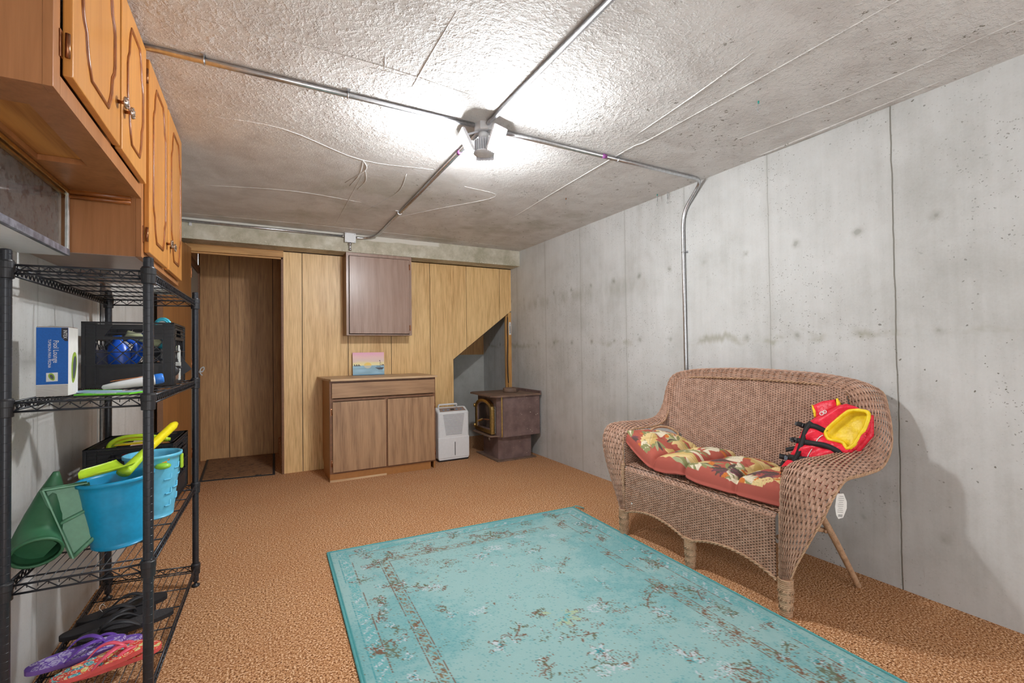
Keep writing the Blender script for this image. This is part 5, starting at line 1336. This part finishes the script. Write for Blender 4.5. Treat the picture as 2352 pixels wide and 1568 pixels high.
for k in (0, 1):
    for jv in range(nv - 1):
        for iu in range(nu - 1):
            a = k * nu * nv + jv * nu + iu; f = (a, a + 1, a + nu + 1, a + nu); F.append(f if k == 0 else f[::-1])
for jv in range(nv - 1):
    for iu in (0, nu - 1): a = jv * nu + iu; F.append((a, a + nu, a + nu + nu * nv, a + nu * nv))
for iu in range(nu - 1):
    for jv in (0, nv - 1): a = jv * nu + iu; F.append((a, a + 1, a + 1 + nu * nv, a + nu * nv))
MB().add(V, F, True, T(-.432, 2.150, .792) @ Rz(R(128)) @ Rx(R(-9))).build('shovel_blade', M['lime'], sh)
# toys in and over the lower crate and buckets
def toy(name, label, cat, loc): return thing(name, label, cat, loc)
t = toy('sand_sieve', 'yellow-green plastic sieve arched over the lower crate rim', 'sieve', (-.50, 2.72, .77))
MB().tube(spline([(-.115, 0, -.005), (-.10, 0, .028), (-.05, .0, .048), (.03, 0, .046), (.11, 0, .022)], 5), .010, 8).tube(spline([(-.115, .05, -.005), (-.05, .05, .03), (.11, .05, .015)], 5), .008, 8).build('sieve_rim', M['lime'], t)
MB().prism([(-.09, 0), (.10, 0), (.10, .05), (-.09, .05)], 0, .004, T(0, 0, .012)).build('sieve_mesh', M['toy_yellow'], t)
t = toy('toy_dish', 'red plastic dish under the sieve in the lower crate', 'dish', (-.50, 2.70, .735))
MB().lathe([(.02, 0), (.06, .01), (.075, .035), (.072, .035), (.058, .014), (.001, .006)], 24, cap=False).build('dish_body', M['toy_red'], t)
t = toy('toy_rake', 'orange and red toy rake head leaning inside the lower crate wall', 'rake', (-.50, 2.615, .66))
MB().box((-.04, 0, 0), (.035, .012, .05), .004).build('rake_head', M['toy_orange'], t)
MB().tube([(-.0, .006, .04), (.05, .02, .10)], .010, 8).build('rake_handle', M['toy_red'], t)
t = toy('plastic_tub', 'dark blue plastic tub standing inside the lower crate', 'tub', (-.475, 2.76, .530))
MB().lathe([(.08, 0), (.09, .005), (.115, .19), (.118, .20), (.112, .20), (.086, .01), (.001, .008)], 28, cap=False).build('tub_body', M['toy_navy'], t)
t = toy('sand_mould', 'orange sand mould sitting in the pale blue castle bucket', 'mould', (-.372, 2.375, .755))
MB().sphere((0, 0, 0.0), (.034, .024, .015)).sphere((.022, .0, .008), (.016, .014, .012)).build('mould_shell', M['toy_orange'], t)
t = toy('sand_mould', 'pale lime sand mould beside the orange one in the castle bucket', 'mould', (-.355, 2.345, .742))
MB().sphere((0, 0, 0.0), (.028, .022, .013)).build('mould_shell', M['lime2'], t)
t = toy('toy_ring', 'small yellow and red toy ring at the left of the castle bucket', 'ring', (-.438, 2.395, .758))
MB().tube([(.014 * math.cos(a), .003 * math.sin(a), .016 * math.sin(a)) for a in np.linspace(0, 2 * PI, 16)[:-1]], .0035, 6, closed=True).build('ring_loop', M['toy_yellow'], t)
MB().sphere((0, .002, 0), (.009, .005, .010)).build('ring_centre', M['toy_red'], t)
# green moulded scoops
sc1 = thing('garden_scoop', 'dark green hooded plastic scoop leaning at left on third shelf', 'scoop')
V = []; F = []; n = 20; ctr = [Vector((-.612, 2.12, .805)), Vector((-.622, 2.115, .74)), Vector((-.634, 2.10, .67)), Vector((-.640, 2.06, .61)), Vector((-.622, 1.995, .582))]
rads = [(.008, .012), (.034, .03), (.050, .045), (.060, .052), (.060, .048)]
C_ = spline(ctr, 4); RR = [(np.interp(i / (len(C_) - 1) * 4, range(5), [r[0] for r in rads]), np.interp(i / (len(C_) - 1) * 4, range(5), [r[1] for r in rads])) for i in range(len(C_))]
ax_ = Vector((-.12, -.50, -.85)).normalized()
for wl in (1.0, .93):
    for i, (p, (ra, rb)) in enumerate(zip(C_, RR)):
        t_ = (C_[min(i + 1, len(C_) - 1)] - C_[max(i - 1, 0)]).normalized(); sx = Vector((1, 0, 0)) - t_ * t_.x; sx.normalize(); sy = t_.cross(sx)
        for k in range(n): a = 2 * PI * k / n; V.append((p + sx * ra * math.cos(a) * wl + sy * rb * math.sin(a) * wl)[:])
m_ = len(C_)
for w_ in (0, 1):
    for i in range(m_ - 1):
        for k in range(n):
            a = w_ * m_ * n + i * n + k; b = w_ * m_ * n + i * n + (k + 1) % n; f = (a, b, b + n, a + n); F.append(f if w_ else f[::-1])
F.append(tuple(range(n)))
for k in range(n): a = (m_ - 1) * n + k; b = (m_ - 1) * n + (k + 1) % n; F.append((a, b, b + m_ * n, a + m_ * n))
MB().add(V, F, True).build('scoop_hood', M['green_d'], sc1)
MB().tube([V[(m_ - 1) * n + k] for k in range(n)], .005, 6, closed=True).build('scoop_rim', M['green_d'], sc1)
MB().prism([(-.075, -.06), (-.02, .0), (.030, .0), (.055, -.035), (.02, -.075), (-.04, -.10)], -.004, .004, T(-.640, 2.03, .625) @ Rx(R(12)) @ XZ).build('scoop_skirt', M['green_d'], sc1)
sc2 = thing('garden_tray', 'lighter green ribbed plastic tray wedged between dark scoop and blue bucket', 'tray')
q = [(-.058, .118), (.050, .118), (.086, -.052), (.012, -.118)]
TM = T(-.575, 2.085, .640) @ Rz(R(20)) @ Rx(R(-8)) @ XZ
MB().prism(q, -.005, .0, TM).build('tray_base', M['green_l'], sc2)
rm = MB(); QV = [Vector((a, b, 0)) for a, b in q]
for i in range(4): a, b = QV[i], QV[(i + 1) % 4]; rm.tube([a + Vector((0, 0, .004)), b + Vector((0, 0, .004))], .0065, 8, M=TM); rm.box((0, 0, 0), (0.0001, .0001, .0001), 0, TM)
for i in (0, 3):
    a, b = QV[i], QV[(i + 1) % 4]; e_ = (b - a); nn = Vector((-e_.y, e_.x, 0)).normalized() * .002
    rm.add([(a - nn)[:], (b - nn)[:], (b + nn)[:], (a + nn)[:]] + [(p + Vector((0, 0, .028)))[:] for p in (a - nn, b - nn, b + nn, a + nn)], [(0, 1, 2, 3), (7, 6, 5, 4), (0, 4, 5, 1), (1, 5, 6, 2), (2, 6, 7, 3), (3, 7, 4, 0)], False, TM)
a = QV[0].lerp(QV[3], .52); b = QV[1].lerp(QV[2], .48)
rm.tube([a + Vector((-.008, 0, .006)), b + Vector((.004, 0, .004))], .0055, 8, M=TM)
rm.build('tray_ribs', M['green_l'], sc2)

# ================================================================ sandals on the bottom shelf
def pat_mat(name, c1, c2, c3=None, c4=None, sc=34):
    g = G(name); P = g.co(); w = g.ma_warp(P)
    d = g.vor(w, sc, 'DISTANCE_TO_EDGE'); x = g.n('ShaderNodeTexVoronoi'); g.lk(w, x.inputs['Vector']); x.inputs['Scale'].default_value = sc
    c = g.sep(x.outputs['Color']); rings = g.ma('FRACT', g.ma('MULTIPLY', x.outputs['Distance'], 3.2)); big = g.noise(P, 10, 2)
    col = g.mix(g.ma('GREATER_THAN', c[0], .45), c1, c2)
    if c3: col = g.mix(g.ma('GREATER_THAN', c[1], .60), col, c3)
    if c4: col = g.mix(g.ma('GREATER_THAN', c[2], .72), col, c4)
    col = g.mix(g.ma('MULTIPLY', g.ma('GREATER_THAN', rings, .72), .9), col, c1 if not c4 else srgb(232, 220, 190))
    col = g.mix(g.ma('LESS_THAN', d, .055), col, c1)
    return g.out(col, .7, 0, g.noise(P, 500, 1), .2, .001, .3)
M['purple_print'] = pat_mat('purple_leaf_print', srgb(118, 84, 178), srgb(206, 196, 224), srgb(190, 178, 216), None, 34)
M['coral_print'] = pat_mat('coral_paisley_print', srgb(226, 74, 62), srgb(232, 92, 74), srgb(60, 160, 176), srgb(226, 206, 120), 42)
def foam():
    g = G('ribbed_black_foam'); v = g.vor(g.co(), 300); return g.out(srgb(62, 60, 62), .7, 0, v, .7, .003, .3)
M['foam'] = foam()
simple('purple_side', 132, 96, 180, .6); simple('purple_strap', 116, 76, 180, .35); simple('coral_side', 226, 92, 88, .6); simple('pink_strap', 240, 96, 120, .35); simple('black_side', 34, 34, 38, .6)
def sole(L, w): # toe at +x
    P = []
    for k in range(40):
        t = 2 * PI * k / 40; c, s = math.cos(t), math.sin(t)
        x = c * L / 2; hw = w * (.43 + .07 * (c + 1) - .07 * math.exp(-((c + .05) / .45) ** 2))
        P.append((x, s * hw * abs(s) ** -.25 if abs(s) > .01 else 0.0))
    return P
SC = [0]
def sandal(label, x, y, z, deg, top, side, strap, group, L=.27, w=.098, pitch=0, roll=0, wide=.006):
    s = thing('flip_flop', label, 'sandal', (x, y, z), 0, group); s.rotation_euler = (R(roll), R(pitch), R(deg))
    P = sole(L, w)
    MB().prism(P, 0, .015).build('sole', M[side], s)
    MB().prism([(a * .985, b * .975) for a, b in P], .0149, .0162).build('footbed', M[top], s)
    toe = (L * .27, 0, .016); 
    for sg in (-1, 1):
        pts = spline([toe, (L * .235, sg * .006, .034), (L * .13, sg * .026, .047), (0, sg * .040, .040), (-L * .12, sg * w * .44, .014)], 6)
        MB().tube(pts, [wide * (.7 + .9 * math.sin(PI * min(1, i / (len(pts) - 1) * .9 + .05))) for i in range(len(pts))], 8, flat=.42, up=(0, 0, 1)).build('strap', M[strap], s)
    MB().sphere(toe, (.0055, .0055, .004), None, 8, 5).build('toe_post', M[strap], s)
    return s
zb = .1065
G1, G2, G3 = 'black rubber flip-flops on the bottom shelf', 'purple flip-flops on the bottom shelf', 'coral flip-flops on the bottom shelf'
sandal('thin black flip-flop with tall strap, farthest back of the sandals', -.52, 2.55, zb, 18, 'rubber', 'black_side', 'rubber', G1, .30, .10, wide=.008)
o = sandal('smooth black flip-flop with string tag, between farthest one and dimpled one', -.545, 2.455, zb, 20, 'rubber', 'black_side', 'rubber', G1, .30, .10, wide=.009)
MB().tube(spline([(-.02, .03, .045), (-.03, .03, .065), (-.02, .035, .075), (-.01, .04, .06)], 5), .0009, 4).build('string_tag', M['white2'], o)
sandal('black flip-flop with dimpled footbed lying in front of the other black sandals', -.475, 2.385, zb, 196, 'foam', 'black_side', 'rubber', G1, .30, .102, wide=.009)
sandal('white-patterned purple flip-flop lower of the stacked purple pair', -.535, 2.235, zb, 8, 'purple_print', 'purple_side', 'purple_strap', G2, .265, .095)
sandal('white-patterned purple flip-flop upper of the stacked purple pair', -.575, 2.195, zb + .026, 12, 'purple_print', 'purple_side', 'purple_strap', G2, .265, .095, pitch=-1.5, roll=3)
sandal('paisley coral flip-flop lower of the stacked coral pair', -.455, 2.135, zb, 16, 'coral_print', 'coral_side', 'pink_strap', G3, .255, .092)
sandal('paisley coral flip-flop upper of the stacked coral pair', -.49, 2.100, zb + .026, 22, 'coral_print', 'coral_side', 'pink_strap', G3, .255, .092, pitch=-1.5, roll=2)
# small white mark on apron: stray price sticker
tag(MB().box((2.0295, 2.206, .222), (2.031, 2.216, .232)).build('white_sticker', M['white2'], ls), 'tiny white sticker')
